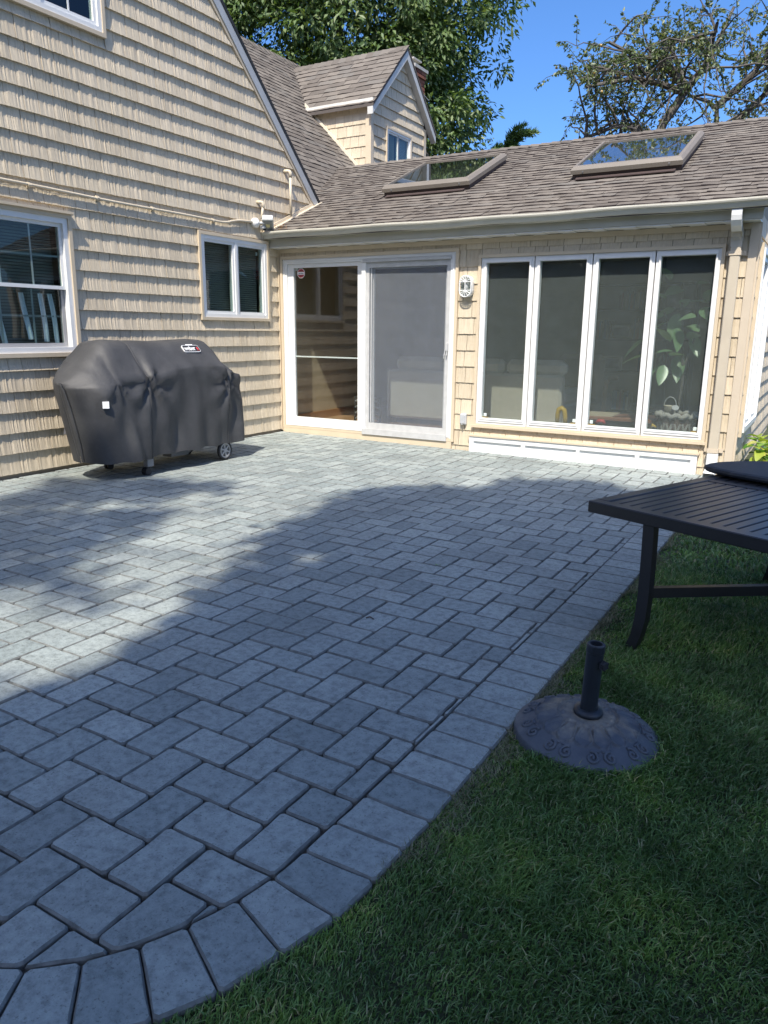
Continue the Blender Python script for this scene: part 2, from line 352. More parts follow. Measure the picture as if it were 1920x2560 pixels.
# ------------------------------------------------------------------ piece placement (individual parts + one joined rest)
TEMPL = {}
def place_pieces(name, pieces, mat, parent, rest_name, limit=300, kind_rest='stuff', edge=None):
    """pieces: (template key, world matrix). The `limit` largest in view become objects, the others one mesh."""
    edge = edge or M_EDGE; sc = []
    for k, M in pieces:
        V = TEMPL[k][0]; lo, hi = V.min(0), V.max(0)
        c = np.array([[x, y, z, 1] for x in (lo[0], hi[0]) for y in (lo[1], hi[1]) for z in (lo[2], hi[2])]) @ np.array(M).T
        x, y, z = project(c[:, :3])
        w, h = x.max() - x.min(), y.max() - y.min()
        inside = z.min() > 0.1 and x.max() > 0 and x.min() < 1920 and y.max() > 0 and y.min() < 2560
        cx, cy = min(x.max(), 1920) - max(x.min(), 0), min(y.max(), 2560) - max(y.min(), 0)
        sc.append(max(cx, 0) * max(cy, 0) if inside else -1)
    order = sorted(range(len(pieces)), key=lambda i: -sc[i])
    rest = []
    for n, i in enumerate(order):
        k, M = pieces[i]
        if n < limit and sc[i] > 0:
            V, F, me = TEMPL[k]
            if me is None:
                me = bpy.data.meshes.new(name); me.from_pydata([tuple(v) for v in V], [], F); me.materials.append(mat); me.update()
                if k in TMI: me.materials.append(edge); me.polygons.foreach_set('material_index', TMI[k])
                TEMPL[k] = (V, F, me)
            elif me.materials[0] is not mat:
                me = me.copy(); me.materials[0] = mat
            link(bpy.data.objects.new(name, me), parent, M)
        else: rest.append((k, M))
    if rest:
        vs, fs, b, mi = [], [], 0, []
        for k, M in rest:
            V, F, _ = TEMPL[k]; A = np.array(M)
            vs.append(V @ A[:3, :3].T + A[:3, 3]); fs += [tuple(b + i for i in f) for f in F]; b += len(V); mi += TMI.get(k, [0] * len(F))
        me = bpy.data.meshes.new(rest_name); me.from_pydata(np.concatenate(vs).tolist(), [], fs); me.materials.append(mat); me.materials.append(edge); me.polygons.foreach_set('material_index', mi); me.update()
        o = link(bpy.data.objects.new(rest_name, me), parent, Matrix.Identity(4)); tag(o, kind=kind_rest)

TMI = {}
def shake_template(seed, ribs=11, d0=0.0255, dm=0.0115, d1=0.0035, amp=1.0):
    r = random.Random(seed); us = [0.0] + sorted(min(0.985, max(0.015, (i + r.uniform(-0.35, 0.35)) / ribs)) for i in range(1, ribs)) + [1.0]
    V, F = [], []
    for i, u in enumerate(us):
        d = amp * (r.choice((-0.0035, -0.002, 0.0015, 0.0025)) if r.random() < 0.55 else r.uniform(-0.0008, 0.0008))
        zb = r.uniform(-0.008, 0.008)
        V += [(u, -d0 + 0.5 * d, zb), (u, -dm + d, 0.46), (u, -d1 + d * 0.8, 1.0), (u, 0.004, zb)]
    for i in range(len(us) - 1):
        a, b = 4 * i, 4 * i + 4
        F += [(a, b, b + 1, a + 1), (a + 1, b + 1, b + 2, a + 2), (a + 3, b + 3, b, a)]
    n = 4 * (len(us) - 1); F += [(0, 1, 2, 3), (n, n + 3, n + 2, n + 1)]
    return (np.array(V), F, None)
for i in range(14): TEMPL['shake%d' % i] = shake_template(i); TEMPL['thin%d' % i] = shake_template(50 + i, 8, 0.0165, 0.009, 0.0035, 0.6)
def roof_template(seed):
    r = random.Random(100 + seed); V, F = [], []
    n = 3
    for i in range(n + 1):
        u = i / n; z = 0.0125 + r.uniform(-0.004, 0.005); y = r.uniform(-0.025, 0.025)
        V += [(u, y, z), (u, 1.0, 0.002), (u, y, -0.004)]
    for i in range(n):
        a, b = 3 * i, 3 * i + 3
        F += [(a, b, b + 1, a + 1), (a + 2, b + 2, b, a)]
    F += [(0, 1, 2), (3 * n, 3 * n + 2, 3 * n + 1)]
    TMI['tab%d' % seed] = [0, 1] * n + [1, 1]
    return (np.array(V), F, None)
for i in range(8): TEMPL['tab%d' % i] = roof_template(i)

def siding(FM, z0, dz, n0, n1, ulo, uhi, holes, wmin=0.115, wmax=0.19, keep=None, seed=1, key='shake'):
    """rows of shakes on a wall whose frame is FM (x along, -y out, z up); ulo/uhi are functions of z"""
    r = random.Random(seed); out = []; lap = 0.022
    for n in range(n0, n1):
        v0, v1 = z0 + n * dz, z0 + (n + 1) * dz + lap
        a, b = ulo(v0), uhi(v0)
        if b - a < 0.03: continue
        u = a - r.uniform(0, 0.12)
        while u < b:
            w = r.uniform(wmin, wmax); s0, s1 = max(u, a), min(u + w, b); u += w
            if s1 - s0 < 0.012: continue
            segs = [(s0, s1, v0, v1)]
            for (h0, h1, g0, g1) in holes:
                nxt = []
                for (p, q, e, f) in segs:
                    if q <= h0 or p >= h1 or f <= g0 or e >= g1: nxt.append((p, q, e, f)); continue
                    if p < h0: nxt.append((p, h0, e, f))
                    if q > h1: nxt.append((h1, q, e, f))
                    m0, m1 = max(p, h0), min(q, h1)
                    if e < g0 - 0.01: nxt.append((m0, m1, e, g0))
                    if f > g1 + 0.025: nxt.append((m0, m1, g1, f))
                segs = nxt
            for (p, q, e, f) in segs:
                if q - p < 0.008 or (keep and not keep(p, q, e, f)): continue
                g = 0.0022
                M = FM @ Matrix.Translation((p + g, 0, e + r.uniform(-0.0012, 0.0012))) @ Matrix.Diagonal((q - p - 2 * g, 1, f - e, 1))
                out.append(('%s%d' % (key, r.randrange(14)), M))
    return out
def roofing(FM, L0, L1, ulo, uhi, holes=(), exp=0.120, seed=3, wmin=0.12, wmax=0.34, keep=None):
    """courses of shingles; frame FM has x along the eave, y up the slope, z outward"""
    r = random.Random(seed); out = []; n = 0; y = L0
    while y < L1:
        a, b = ulo(y), uhi(y); u = a - r.uniform(0, 0.25)
        e = min(exp, L1 - y) + 0.03
        while u < b:
            w = r.uniform(wmin, wmax); s0, s1 = max(u, a), min(u + w, b); u += w
            if s1 - s0 < 0.02: continue
            segs = [(s0, s1)]
            for (h0, h1, g0, g1) in holes:
                if y + e > g0 and y < g1:
                    nx = []
                    for p, q in segs:
                        if q <= h0 or p >= h1: nx.append((p, q)); continue
                        if p < h0: nx.append((p, h0))
                        if q > h1: nx.append((h1, q))
                    segs = nx
            for p, q in segs:
                if q - p < 0.015 or (keep and not keep(p, q, y)): continue
                M = FM @ Matrix.Translation((p + 0.001, y + r.uniform(-0.003, 0.003), r.choice((0, 0, 0.0035)))) @ Matrix.Diagonal((q - p - 0.002, e, 1, 1))
                out.append(('tab%d' % r.randrange(8), M))
        y += exp; n += 1
    return out

# ------------------------------------------------------------------ ground
TILT = 0.0078
def gz(x): return -TILT * x
def ground_sheet():
    mb = MB(); S = 220
    mb.add([(-S, -S, -0.060), (S, -S, -0.060), (S, S, -0.060), (-S, S, -0.060)], [(0, 1, 2, 3)])
    return tag(mb.build('lawn_ground', M_SOIL), kind='structure')
ground_sheet()

# patio: joint-sand bed, herringbone pavers, soldier border with a curved corner
ARC_IN = [(5.108, -0.26), (5.100, -2.7), (5.073, -5.94), (5.066, -6.268), (5.062, -6.405), (5.053, -6.525), (5.030, -6.63), (4.985, -6.748), (4.934, -6.844), (4.862, -6.937), (4.777, -7.012), (4.68, -7.07), (4.56, -7.12), (4.40, -7.165), (4.2, -7.19), (0.03, -7.2)]
FIELD = [(0.03, -7.2), (0.03, -0.262)][::1] + ARC_IN[:-1]
def clip_convex(poly, clip):
    # both counter-clockwise or clockwise alike: keep points on the inner side of every clip edge
    area = sum(clip[i][0] * clip[(i + 1) % len(clip)][1] - clip[(i + 1) % len(clip)][0] * clip[i][1] for i in range(len(clip)))
    sg = 1 if area > 0 else -1
    for i in range(len(clip)):
        a, b = clip[i], clip[(i + 1) % len(clip)]; out = []
        def side(p): return sg * ((b[0] - a[0]) * (p[1] - a[1]) - (b[1] - a[1]) * (p[0] - a[0]))
        for j in range(len(poly)):
            p, q = poly[j], poly[(j + 1) % len(poly)]; sp, sq = side(p), side(q)
            if sp >= 0: out.append(p)
            if (sp >= 0) != (sq >= 0):
                t = sp / (sp - sq); out.append((p[0] + t * (q[0] - p[0]), p[1] + t * (q[1] - p[1])))
        poly = out
        if len(poly) < 3: return []
    return poly
def parea(p): return 0.5 * sum(p[i][0] * p[(i + 1) % len(p)][1] - p[(i + 1) % len(p)][0] * p[i][1] for i in range(len(p)))
def inset(poly, d):
    if parea(poly) < 0: poly = poly[::-1]
    n = len(poly); out = []
    for i in range(n):
        p0, p1, p2 = [Vector(poly[(i + k) % n]) for k in (-1, 0, 1)]
        e1, e2 = (p1 - p0), (p2 - p1)
        if e1.length < 1e-6 or e2.length < 1e-6: continue
        n1 = Vector((-e1.y, e1.x)) / e1.length; n2 = Vector((-e2.y, e2.x)) / e2.length
        den = 1 + n1.dot(n2)
        out.append(tuple(p1 + (n1 + n2) * (d / max(den, 0.35))))
    return out
def paver_geo(poly, r, rough=1.0):
    """rounded, slightly wavy block: poly is its outline on the ground"""
    if parea(poly) < 0: poly = poly[::-1]
    out = []; n = len(poly)
    for i in range(n):
        p0, p1, p2 = [Vector(poly[(i + k) % n]) for k in (-1, 0, 1)]
        a, b = (p0 - p1), (p2 - p1)
        c = min(0.009, a.length * 0.3, b.length * 0.3)
        out += [p1 + a.normalized() * c, p1 + b.normalized() * c]
        m = int(b.length / 0.075)
        for k in range(1, m + 1):
            q = p1 + b * (k / (m + 1)); nn = Vector((b.y, -b.x)).normalized()
            out.append(q + nn * r.uniform(-0.0016, 0.0014) * rough)
    c = sum(out, Vector((0, 0))) / len(out); k = len(out)
    V = [(p.x, p.y, -0.03) for p in out] + [(p.x, p.y, -0.0065 + r.uniform(-0.001, 0.001)) for p in out]
    for p in out:
        q = p + (c - p).normalized() * 0.0056; V.append((q.x, q.y, 0.0))
    F = [tuple(range(2 * k, 3 * k))]
    for i in range(k):
        j = (i + 1) % k
        F += [(i, j, k + j, k + i), (k + i, k + j, 2 * k + j, 2 * k + i)]
    return (np.array(V), F, None)
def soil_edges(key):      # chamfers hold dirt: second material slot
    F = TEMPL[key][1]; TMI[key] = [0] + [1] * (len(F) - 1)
def build_patio():
    pat = thing('patio', None, None, (0, 0, 0)); tag(pat, kind='structure')
    pat.matrix_basis = Matrix.Identity(4); PW[pat.name] = Matrix.Identity(4)
    T = Matrix.Rotation(TILT, 4, 'Y')      # ground falls slightly away from the house corner
    u = 0.0731; ox, oy = 4.107 - 2 * u, -5.790 - 3 * u; r = random.Random(5); pcs = []; gap = 0.0027
    for v in range(6):
        TEMPL['pa%d' % v] = paver_geo([(gap, gap), (2 * u - gap, gap), (2 * u - gap, 3 * u - gap), (gap, 3 * u - gap)], random.Random(40 + v))
        TEMPL['pb%d' % v] = paver_geo([(gap, gap), (3 * u - gap, gap), (3 * u - gap, 2 * u - gap), (gap, 2 * u - gap)], random.Random(60 + v))
        soil_edges('pa%d' % v); soil_edges('pb%d' % v)
    nid = 0
    for m in range(-90, 91):
        for n in range(-30, 31):
            ax, ay = ox + u * (2 * m + 5 * n), oy + u * (-2 * m + n)
            for key, x, y, w, h in (('pa', ax, ay, 2 * u, 3 * u), ('pb', ax + 2 * u, ay + u, 3 * u, 2 * u)):
                if x > 5.2 or x + w < 0 or y > -0.2 or y + h < -7.25: continue
                J = Matrix.Translation((r.uniform(-0.0012, 0.0012), r.uniform(-0.0012, 0.0012), r.uniform(-0.0022, 0.0018))) @ Matrix.Rotation(r.uniform(-0.004, 0.004), 4, 'X') @ Matrix.Rotation(r.uniform(-0.004, 0.004), 4, 'Y')
                poly = [(x, y), (x + w, y), (x + w, y + h), (x, y + h)]
                cl = clip_convex(poly, FIELD)
                if not cl: continue
                A = abs(parea(cl))
                if A > 0.999 * w * h:
                    pcs.append(('%s%d' % (key, r.randrange(6)), T @ Matrix.Translation((x, y, 0)) @ J))
                elif A > 0.0009:
                    # drop near-duplicate points, then build the cut block
                    q = [p for i, p in enumerate(cl) if math.dist(p, cl[i - 1]) > 0.004]
                    if len(q) < 3: continue
                    q = inset(q, gap + 0.0012)
                    if abs(parea(q)) < 0.0005: continue
                    c = (sum(p[0] for p in q) / len(q), sum(p[1] for p in q) / len(q)); k = 'pc%d' % nid; nid += 1
                    TEMPL[k] = paver_geo([(p[0] - c[0], p[1] - c[1]) for p in q], r, 0.6); pcs.append((k, T @ Matrix.Translation((c[0], c[1], 0)) @ J))
    # soldier border: joints as (inner point, outer point)
    J = []
    y = -0.262
    while y > -6.2:
        xi = 5.108 + (y + 0.26) * (5.108 - 5.073) / 5.68; J.append(((xi, y), (xi + 0.224, y - 0.004))); y -= 0.1463 + r.uniform(-0.002, 0.002)
    J += [((5.066, -6.268), (5.287, -6.262)), ((5.062, -6.405), (5.280, -6.401)), ((5.053, -6.527), (5.264, -6.552)), ((5.030, -6.630), (5.221, -6.700)),
          ((4.985, -6.750), (5.172, -6.846)), ((4.934, -6.844), (5.103, -6.962)), ((4.862, -6.938), (5.002, -7.082)), ((4.777, -7.013), (4.880, -7.190)),
          ((4.66, -7.08), (4.735, -7.28)), ((4.53, -7.132), (4.58, -7.345)), ((4.37, -7.172), (4.395, -7.39)), ((4.20, -7.193), (4.21, -7.412)), ((4.04, -7.198), (4.04, -7.42)), ((3.88, -7.2), (3.88, -7.42))]
    for a, b in zip(J[:-1], J[1:]):
        q = inset([a[0], a[1], b[1], b[0]], 0.0016)
        c = (sum(p[0] for p in q) / 4, sum(p[1] for p in q) / 4); k = 'pc%d' % nid; nid += 1
        TEMPL[k] = paver_geo([(p[0] - c[0], p[1] - c[1]) for p in q], r, 0.8)
        pcs.append((k, T @ Matrix.Translation((c[0], c[1], r.uniform(-0.002, 0.0015))) @ Matrix.Rotation(r.uniform(-0.006, 0.006), 4, 'Y')))
    x = 0.03
    while x < 5.32:                                            # soldier course along the sunroom wall
        w = 0.1463; q = inset([(x, -0.03), (x + w, -0.03), (x + w, -0.252), (x, -0.252)], 0.0026); c = (x + w / 2, -0.141); k = 'pc%d' % nid; nid += 1
        TEMPL[k] = paver_geo([(p[0] - c[0], p[1] - c[1]) for p in q], r, 0.8); pcs.append((k, T @ Matrix.Translation((c[0], c[1], r.uniform(-0.002, 0.002))))); x += w
    for k in list(TEMPL):
        if k.startswith('pc'): soil_edges(k)
    place_pieces('paver', pcs, M_PAVE, pat, 'far_pavers', 300, edge=M_PEDGE)
    outer = [j[1] for j in J] ; bed = MB()
    poly = [(0.0, 0.0), (5.33, 0.0)] + [(p[0] - 0.006, p[1]) for p in outer] + [(0.0, -7.42)]
    bed.prism(poly, 'z', -0.10, -0.019); o = bed.build('joint_sand', M_SAND, pat, T)
    return outer
BORDER = build_patio()

# ------------------------------------------------------------------ frames of the walls
def frame(loc, rz=0.0): return Matrix.Translation(loc) @ Matrix.Rotation(rz, 4, 'Z')
FW1 = frame((0, 0, 0), PI / 2)        # x along +Y, -y out toward +X
FW2 = frame((0, 0, 0), 0)             # x along +X, -y out toward -Y
FW3 = frame((5.40, 0, 0), PI / 2)
DX = -0.976
FDG = frame((DX, 0, 0), PI / 2)       # dormer gable
FDC = frame((0, 3.78, 0), 0)          # dormer cheek
SLOPE, EAVE0 = 0.4304, 2.532          # sunroom roof: z = EAVE0 + SLOPE*y
RIDGE_Y = 2.93

# ------------------------------------------------------------------ house
house = thing('house', 'beige shingle-sided house with steep gable, dormer and brick chimney', 'house', (-1.5, -2, 0))
WIN_L = (-4.14, -3.034, 1.033, 2.275)     # casing extents (u0,u1,v0,v1)
WIN_S = (-1.42, -0.228, 1.389, 2.328)
WIN_U = (-3.86, -2.49, 3.848, 5.10)

def wall_with_holes(mb, u0, u1, v0, v1, y0, y1, holes, mi=0):
    us = sorted({u0, u1} | {h for q in holes for h in q[:2] if u0 < h < u1}); vs = sorted({v0, v1} | {h for q in holes for h in q[2:] if v0 < h < v1})
    for a, b in zip(us[:-1], us[1:]):
        for c, d in zip(vs[:-1], vs[1:]):
            mu, mv = (a + b) / 2, (c + d) / 2
            if any(h[0] < mu < h[1] and h[2] < mv < h[3] for h in holes): continue
            mb.box(a, b, y0, y1, c, d, mi)
def shrink(q, d): return (q[0] + d, q[1] - d, q[2] + d, q[3] - d)
APEX_Y = -3.16
def rake_z(u): return 3.60 - u if u > APEX_Y else 3.60 - 2 * APEX_Y + u
def build_house_walls():
    mb = MB(); holes = [shrink(WIN_L, 0.03), shrink(WIN_S, 0.03), shrink(WIN_U, 0.03)]
    wall_with_holes(mb, -7.2, 0.0, -0.1, 2.6, 0.0, 0.12, holes)
    # gable above, in strips under the rake
    step = 0.1; z = 2.6
    while z < 6.7:
        d = min(step, 6.7 - z); b = min(3.60 - (z + d), 0.83); a = max(-7.2, 2 * APEX_Y - 3.60 + z + d)
        wall_with_holes(mb, a, b, z, z + d, 0.0, 0.12, holes); z += d
    wall_with_holes(mb, -7.2, -7.08, -0.1, 2.6, 0.12, 3.0, [])
    o = mb.build('wall', M_WALL, house, FW1)
    pcs = siding(FW1, 0.032, 0.1776, -1, 38, lambda z: max(-5.2, 2 * APEX_Y - 3.57 + z), lambda z: min(3.565 - z, 0.80) if z > 2.5 else -0.006,
                 [WIN_L, WIN_S, WIN_U], keep=lambda p, q, e, f: e > -0.05 and not (p > -0.01 and f < EAVE0 + SLOPE * p), seed=21)
    pcs = [(k, M) for k, M in pcs]
    return pcs
H_SID = build_house_walls()

def sash_parts(win, rects, fw, y0, y1, frame_mat=None, glass=None):
    """sash rings with a pane each, children of a window"""
    for (a, b, c, d) in rects:
        s = MB().ring(a, b, c, d, fw, y0, y1).build('sash', frame_mat or M_WHITE, win, PW[win.name])
        MB().box(a + fw, b - fw, y0 + 0.4 * (y1 - y0), y0 + 0.4 * (y1 - y0) + 0.006, c + fw, d - fw).build('pane', glass or M_GLASSD, win, PW[win.name])
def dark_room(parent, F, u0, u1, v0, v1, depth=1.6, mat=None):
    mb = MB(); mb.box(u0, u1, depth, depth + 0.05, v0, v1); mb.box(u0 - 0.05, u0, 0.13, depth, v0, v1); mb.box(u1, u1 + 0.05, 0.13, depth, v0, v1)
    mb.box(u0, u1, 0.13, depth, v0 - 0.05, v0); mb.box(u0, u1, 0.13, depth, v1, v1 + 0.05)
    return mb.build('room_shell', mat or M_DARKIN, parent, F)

# small twin casement by the corner
w = MB().ring(*WIN_S, 0.032, -0.040, 0.0).build('window', M_TRIM, house, FW1); w['label'] = 'small white twin casement beside the inner corner'
q = shrink(WIN_S, 0.032); fr = MB().ring(*q, 0.040, -0.028, 0.07).build('frame', M_WHITE, w, FW1)
cu = -0.815
MB().box(cu - 0.020, cu + 0.020, -0.026, 0.07, q[2] + 0.04, q[3] - 0.04).build('mullion', M_WHITE, w, FW1)
sash_parts(w, [(q[0] + 0.040, cu - 0.020, q[2] + 0.04, q[3] - 0.04), (cu + 0.020, q[1] - 0.04, q[2] + 0.04, q[3] - 0.04)], 0.030, -0.016, 0.03)
for uu in (q[0] + 0.10, q[1] - 0.10):
    MB().box(uu - 0.012, uu + 0.012, 0.045, 0.06, q[3] - 0.14, q[3] - 0.10).build('alarm_sensor', M_PAPER, w, FW1)
mb = MB()
for k in range(34): mb.box(q[0] + 0.05, q[1] - 0.05, 0.105, 0.118, q[2] + 0.05 + k * 0.0245, q[2] + 0.068 + k * 0.0245)
mb.build('blind', plain('dim_blind', (0.17, 0.17, 0.16), 0.7), w, FW1)

# double hung window, left
w = MB().ring(*WIN_L, 0.036, -0.045, 0.0).box(WIN_L[0] - 0.02, WIN_L[1] + 0.012, -0.075, 0.0, WIN_L[3], WIN_L[3] + 0.022).build('window', M_TRIM, house, FW1)
w['label'] = 'large white double-hung window at the left, muntin grid'
q = shrink(WIN_L, 0.036); MB().ring(*q, 0.048, -0.03, 0.08).build('frame', M_WHITE, w, FW1)
zm = 1.635; qi = shrink(q, 0.048)
sash_parts(w, [(qi[0], qi[1], zm - 0.01, qi[3])], 0.030, 0.0, 0.03)
sash_parts(w, [(qi[0], qi[1], qi[2], zm + 0.025)], 0.036, 0.032, 0.062, plain('grey_sash', (0.30, 0.30, 0.31), 0.4))
mb = MB()
for lo, hi in ((zm + 0.02, qi[3] - 0.03), (qi[2] + 0.036, zm - 0.01)):
    for uu in (-3.43, -3.74):
        mb.box(uu - 0.008, uu + 0.008, 0.062 if hi < zm else 0.016, 0.068 if hi < zm else 0.022, lo, hi)
    mb.box(qi[0] + 0.03, qi[1] - 0.03, 0.068 if hi < zm else 0.022, 0.071 if hi < zm else 0.025, (lo + hi) / 2 - 0.008, (lo + hi) / 2 + 0.008)
mb.build('muntin', plain('muntin_grey', (0.33, 0.36, 0.36), 0.5), w, FW1)
M_CURT = plain('curtain_strip', (0.80, 0.80, 0.84), 0.8, 0.12, 30)
for k, (uu, lean, ln) in enumerate(((-3.77, 0.05, 0.44), (-3.52, 0.05, 0.40), (-3.33, 0.02, 0.42), (-3.24, 0.045, 0.44))):
    mb = MB(); pts = []
    for i in range(9):
        t = i / 8; pts.append((uu + lean * t, 0.072 + 0.01 * math.sin(4 * t + k), zm - 0.05 - ln * t))
    ww = 0.03
    for i in range(8):
        a, b = pts[i], pts[i + 1]
        for s0, s1, dd in ((-1, -0.3, 0.0), (-0.3, 0.3, 0.012), (0.3, 1, 0.0)):
            mb.add([(a[0] + ww * s0, a[1] + dd, a[2]), (a[0] + ww * s1, a[1] + 0.012 - dd, a[2]), (b[0] + ww * s1, b[1] + 0.012 - dd, b[2]), (b[0] + ww * s0, b[1] + dd, b[2])], [(0, 1, 2, 3)])
    mb.build('curtain_strip', M_CURT, w, FW1)
mb = MB()
for k in range(40): mb.box(qi[0] + 0.02, qi[1] - 0.02, 0.135, 0.148, qi[2] + 0.01 + k * 0.0265, qi[2] + 0.030 + k * 0.0265)
mb.build('blind', plain('dim_blind_green', (0.12, 0.14, 0.135), 0.7), w, FW1)

# upper window in the gable
w = MB().ring(*WIN_U, 0.034, -0.045, 0.0).build('window', M_TRIM, house, FW1); w['label'] = 'white casement window high in the gable'
q = shrink(WIN_U, 0.034); MB().ring(*q, 0.042, -0.035, 0.07).build('frame', M_WHITE, w, FW1)
cu = -3.175; MB().box(cu - 0.03, cu + 0.03, -0.033, 0.07, q[2] + 0.042, q[3] - 0.042).build('mullion', M_WHITE, w, FW1)
sash_parts(w, [(q[0] + 0.042, cu - 0.03, q[2] + 0.042, q[3] - 0.042), (cu + 0.03, q[1] - 0.042, q[2] + 0.042, q[3] - 0.042)], 0.036, -0.02, 0.03)
mb = MB()
for uu in ((cu + q[1]) / 2, (cu + q[0]) / 2): mb.box(uu - 0.008, uu + 0.008, -0.004, 0.002, q[2] + 0.078, q[3] - 0.078)
mb.build('muntin', M_WHITE, w, FW1)
dark_room(house, FW1, -7.0, -0.06, 0.2, 2.42, 2.4); dark_room(house, FW1, -4.6, -1.6, 3.3, 5.0, 1.6)

# wing roof behind the gable, its rake boards
mb = MB()
def rk(u): return (u, 3.775 - u)
th = 0.05
for sgn in (1, -1):
    def PT(u, z): return (u, z) if sgn > 0 else (2 * APEX_Y - u, z)
    pl = [PT(0.86, 3.775 - 0.86), PT(APEX_Y, 3.775 - APEX_Y), PT(APEX_Y, 3.775 - APEX_Y - th), PT(0.86 - 0.0, 3.775 - 0.86 - th)]
    mb.prism(pl, 'y', -0.05, 3.4)
mb.build('roof', M_BLACK, house, FW1)
for sgn in (1, -1):
    mb = MB()
    def PT(u, z): return (u, z) if sgn > 0 else (2 * APEX_Y - u, z)
    u0 = 0.845
    mb.prism([PT(u0 - 0.02, 3.725 - u0 + 0.02), PT(APEX_Y, 3.725 - APEX_Y), PT(APEX_Y, 3.592 - APEX_Y), PT(u0 - 0.125, 3.592 - u0 + 0.125)], 'y', -0.042, -0.020)
    mb.build('rake_board', M_RAKE, house, FW1)
    mb = MB(); mb.prism([PT(u0 - 0.125, 3.592 - u0 + 0.125), PT(APEX_Y, 3.592 - APEX_Y), PT(APEX_Y, 3.545 - APEX_Y), PT(u0 - 0.16, 3.545 - u0 + 0.16)], 'y', -0.030, 0.0)
    mb.build('rake_trim', M_TRIM, house, FW1)

# main roof facing +X: z = 2.741 - x
MRZ = 2.741; XR = -3.51
FMR = Matrix(((0, -math.sqrt(.5), math.sqrt(.5), 0), (1, 0, 0, 0), (0, math.sqrt(.5), math.sqrt(.5), MRZ), (0, 0, 0, 1)))   # origin at x=0,y=0
LMR = -XR * math.sqrt(2)
mb = MB(); mb.box(-0.2, 9.0, 0.0, LMR, -0.10, -0.002)
mb.build('roof', M_DECK, house, FMR)
mb = MB(); mb.prism([(XR - 3.5, MRZ - XR - 3.5), (XR, MRZ - XR), (XR, MRZ - XR - 0.1), (XR - 3.5, MRZ - XR - 3.6)], 'y', -0.2, 9.0); mb.build('roof', M_DECK, house)
H_ROOF = roofing(FMR, 0.05, LMR, lambda y: 0.2, lambda y: 8.2, seed=31, keep=lambda p, q, y: not (p > 4.0 and q < 5.5 and y < 3.0) and q > 0.95 + (0.0 if y > 0.3 else 0) and (p + q) / 2 < 7.0)
def ridge_caps(parent, pts, name='ridge_cap', wdt=0.15, step=0.145, drop=1.0, seed=1):
    # overlapping bent caps along a straight ridge
    r = random.Random(seed); a, b = Vector(pts[0]), Vector(pts[1]); d = (b - a); L = d.length; d.normalize(); side = d.cross(Vector((0, 0, 1))).normalized(); n = int(L / step)
    for i in range(n):
        p = a + d * (i * step); e = p + d * (step * 1.25); h0, h1 = 0.022 + r.uniform(0, 0.003), 0.010
        V = []
        for c, h in ((p, h0), (e, h1)):
            for s_, dz in ((-1, -drop), (0, 0), (1, -drop)): V.append(tuple(c + side * (s_ * wdt) + Vector((0, 0, h + dz * wdt))))
        MB().add(V, [(0, 1, 4, 3), (1, 2, 5, 4)]).build(name, M_ROOF, parent)
ridge_caps(house, [(XR, 3.0, MRZ - XR), (XR, 6.6, MRZ - XR)], 'ridge_cap', 0.13, 0.145, 1.0, 5)

# dormer
DY0, DY1, DAY, DAZ, DEZ = 3.78, 5.72, 4.80, 6.045, 4.93
mb = MB(); hole = (4.285, 5.13, 3.9, 4.665)
wall_with_holes(mb, DY0, DY1, 3.5, 4.93, 0.005, 0.10, [hole])
mb.prism([(DY0, 4.93), (DY1, 4.93), (DAY - 0.02, 5.90)], 'y', 0.005, 0.10)
mb.build('dormer_wall', M_WALL, house, FDG)
mb = MB(); mb.box(-3.0, DX - 0.10, 0.005, 0.10, 3.4, 4.93); mb.build('dormer_wall', M_WALL, house, FDC)
mb = MB(); mb.box(-3.0, DX - 0.10, DY1 - 3.78 - 0.10, DY1 - 3.78, 3.4, 4.93); mb.build('dormer_wall', M_WALL, house, FDC)
def dg_lo(z): return DY0 + 0.075 if z < 4.86 else DY0 - 0.06 + (z - 4.86) * 0.98
def dg_hi(z): return DY1 - 0.075 if z < 4.86 else DY1 + 0.13 - (z - 4.86) * 0.98
H_SID += siding(FDG, 3.60, 0.1725, 0, 13, lambda z: max(dg_lo(z + 0.1), DY0 + 0.07), lambda z: min(dg_hi(z + 0.1), DY1 - 0.07), [hole], seed=41)
H_SID += siding(FDC, 3.60, 0.1725, 0, 8, lambda z: max(-2.4, 2.741 - z - 0.35), lambda z: DX - 0.085, [], seed=42, key='thin')
place_pieces('siding_shingle', H_SID, M_SIDE, house, 'siding', 300)
mb = MB(); mb.box(DX - 0.085, DX + 0.022, -0.022, 0.0, 3.6, 4.885); mb.box(DX - 0.0, DX + 0.022, 0.0, 0.065, 3.6, 4.885); mb.build('corner_board', M_TRIM, house, FDC)
mb = MB(); mb.box(DX - 0.0, DX + 0.022, DY1 - 3.78 - 0.07, DY1 - 3.78 + 0.02, 3.6, 4.93); mb.build('corner_board', M_TRIM, house, FDC)
# cheek flashing along the main roof, fascia under the dormer eave
mb = MB(); a, b = -2.28, -0.72
mb.prism([(a, MRZ - a + 0.012), (b, MRZ - b + 0.012), (b, MRZ - b + 0.07), (a, MRZ - a + 0.07)], 'y', DY0 - 0.045, DY0 - 0.018); mb.build('cheek_trim', plain('cream_trim', (0.68, 0.60, 0.46), 0.5), house)
mb = MB(); mb.box(-2.35, DX + 0.10, DY0 - 0.10, DY0 - 0.005, 4.888, 4.985); mb.build('dormer_fascia', plain('pale_fascia', (0.66, 0.64, 0.57), 0.45), house)
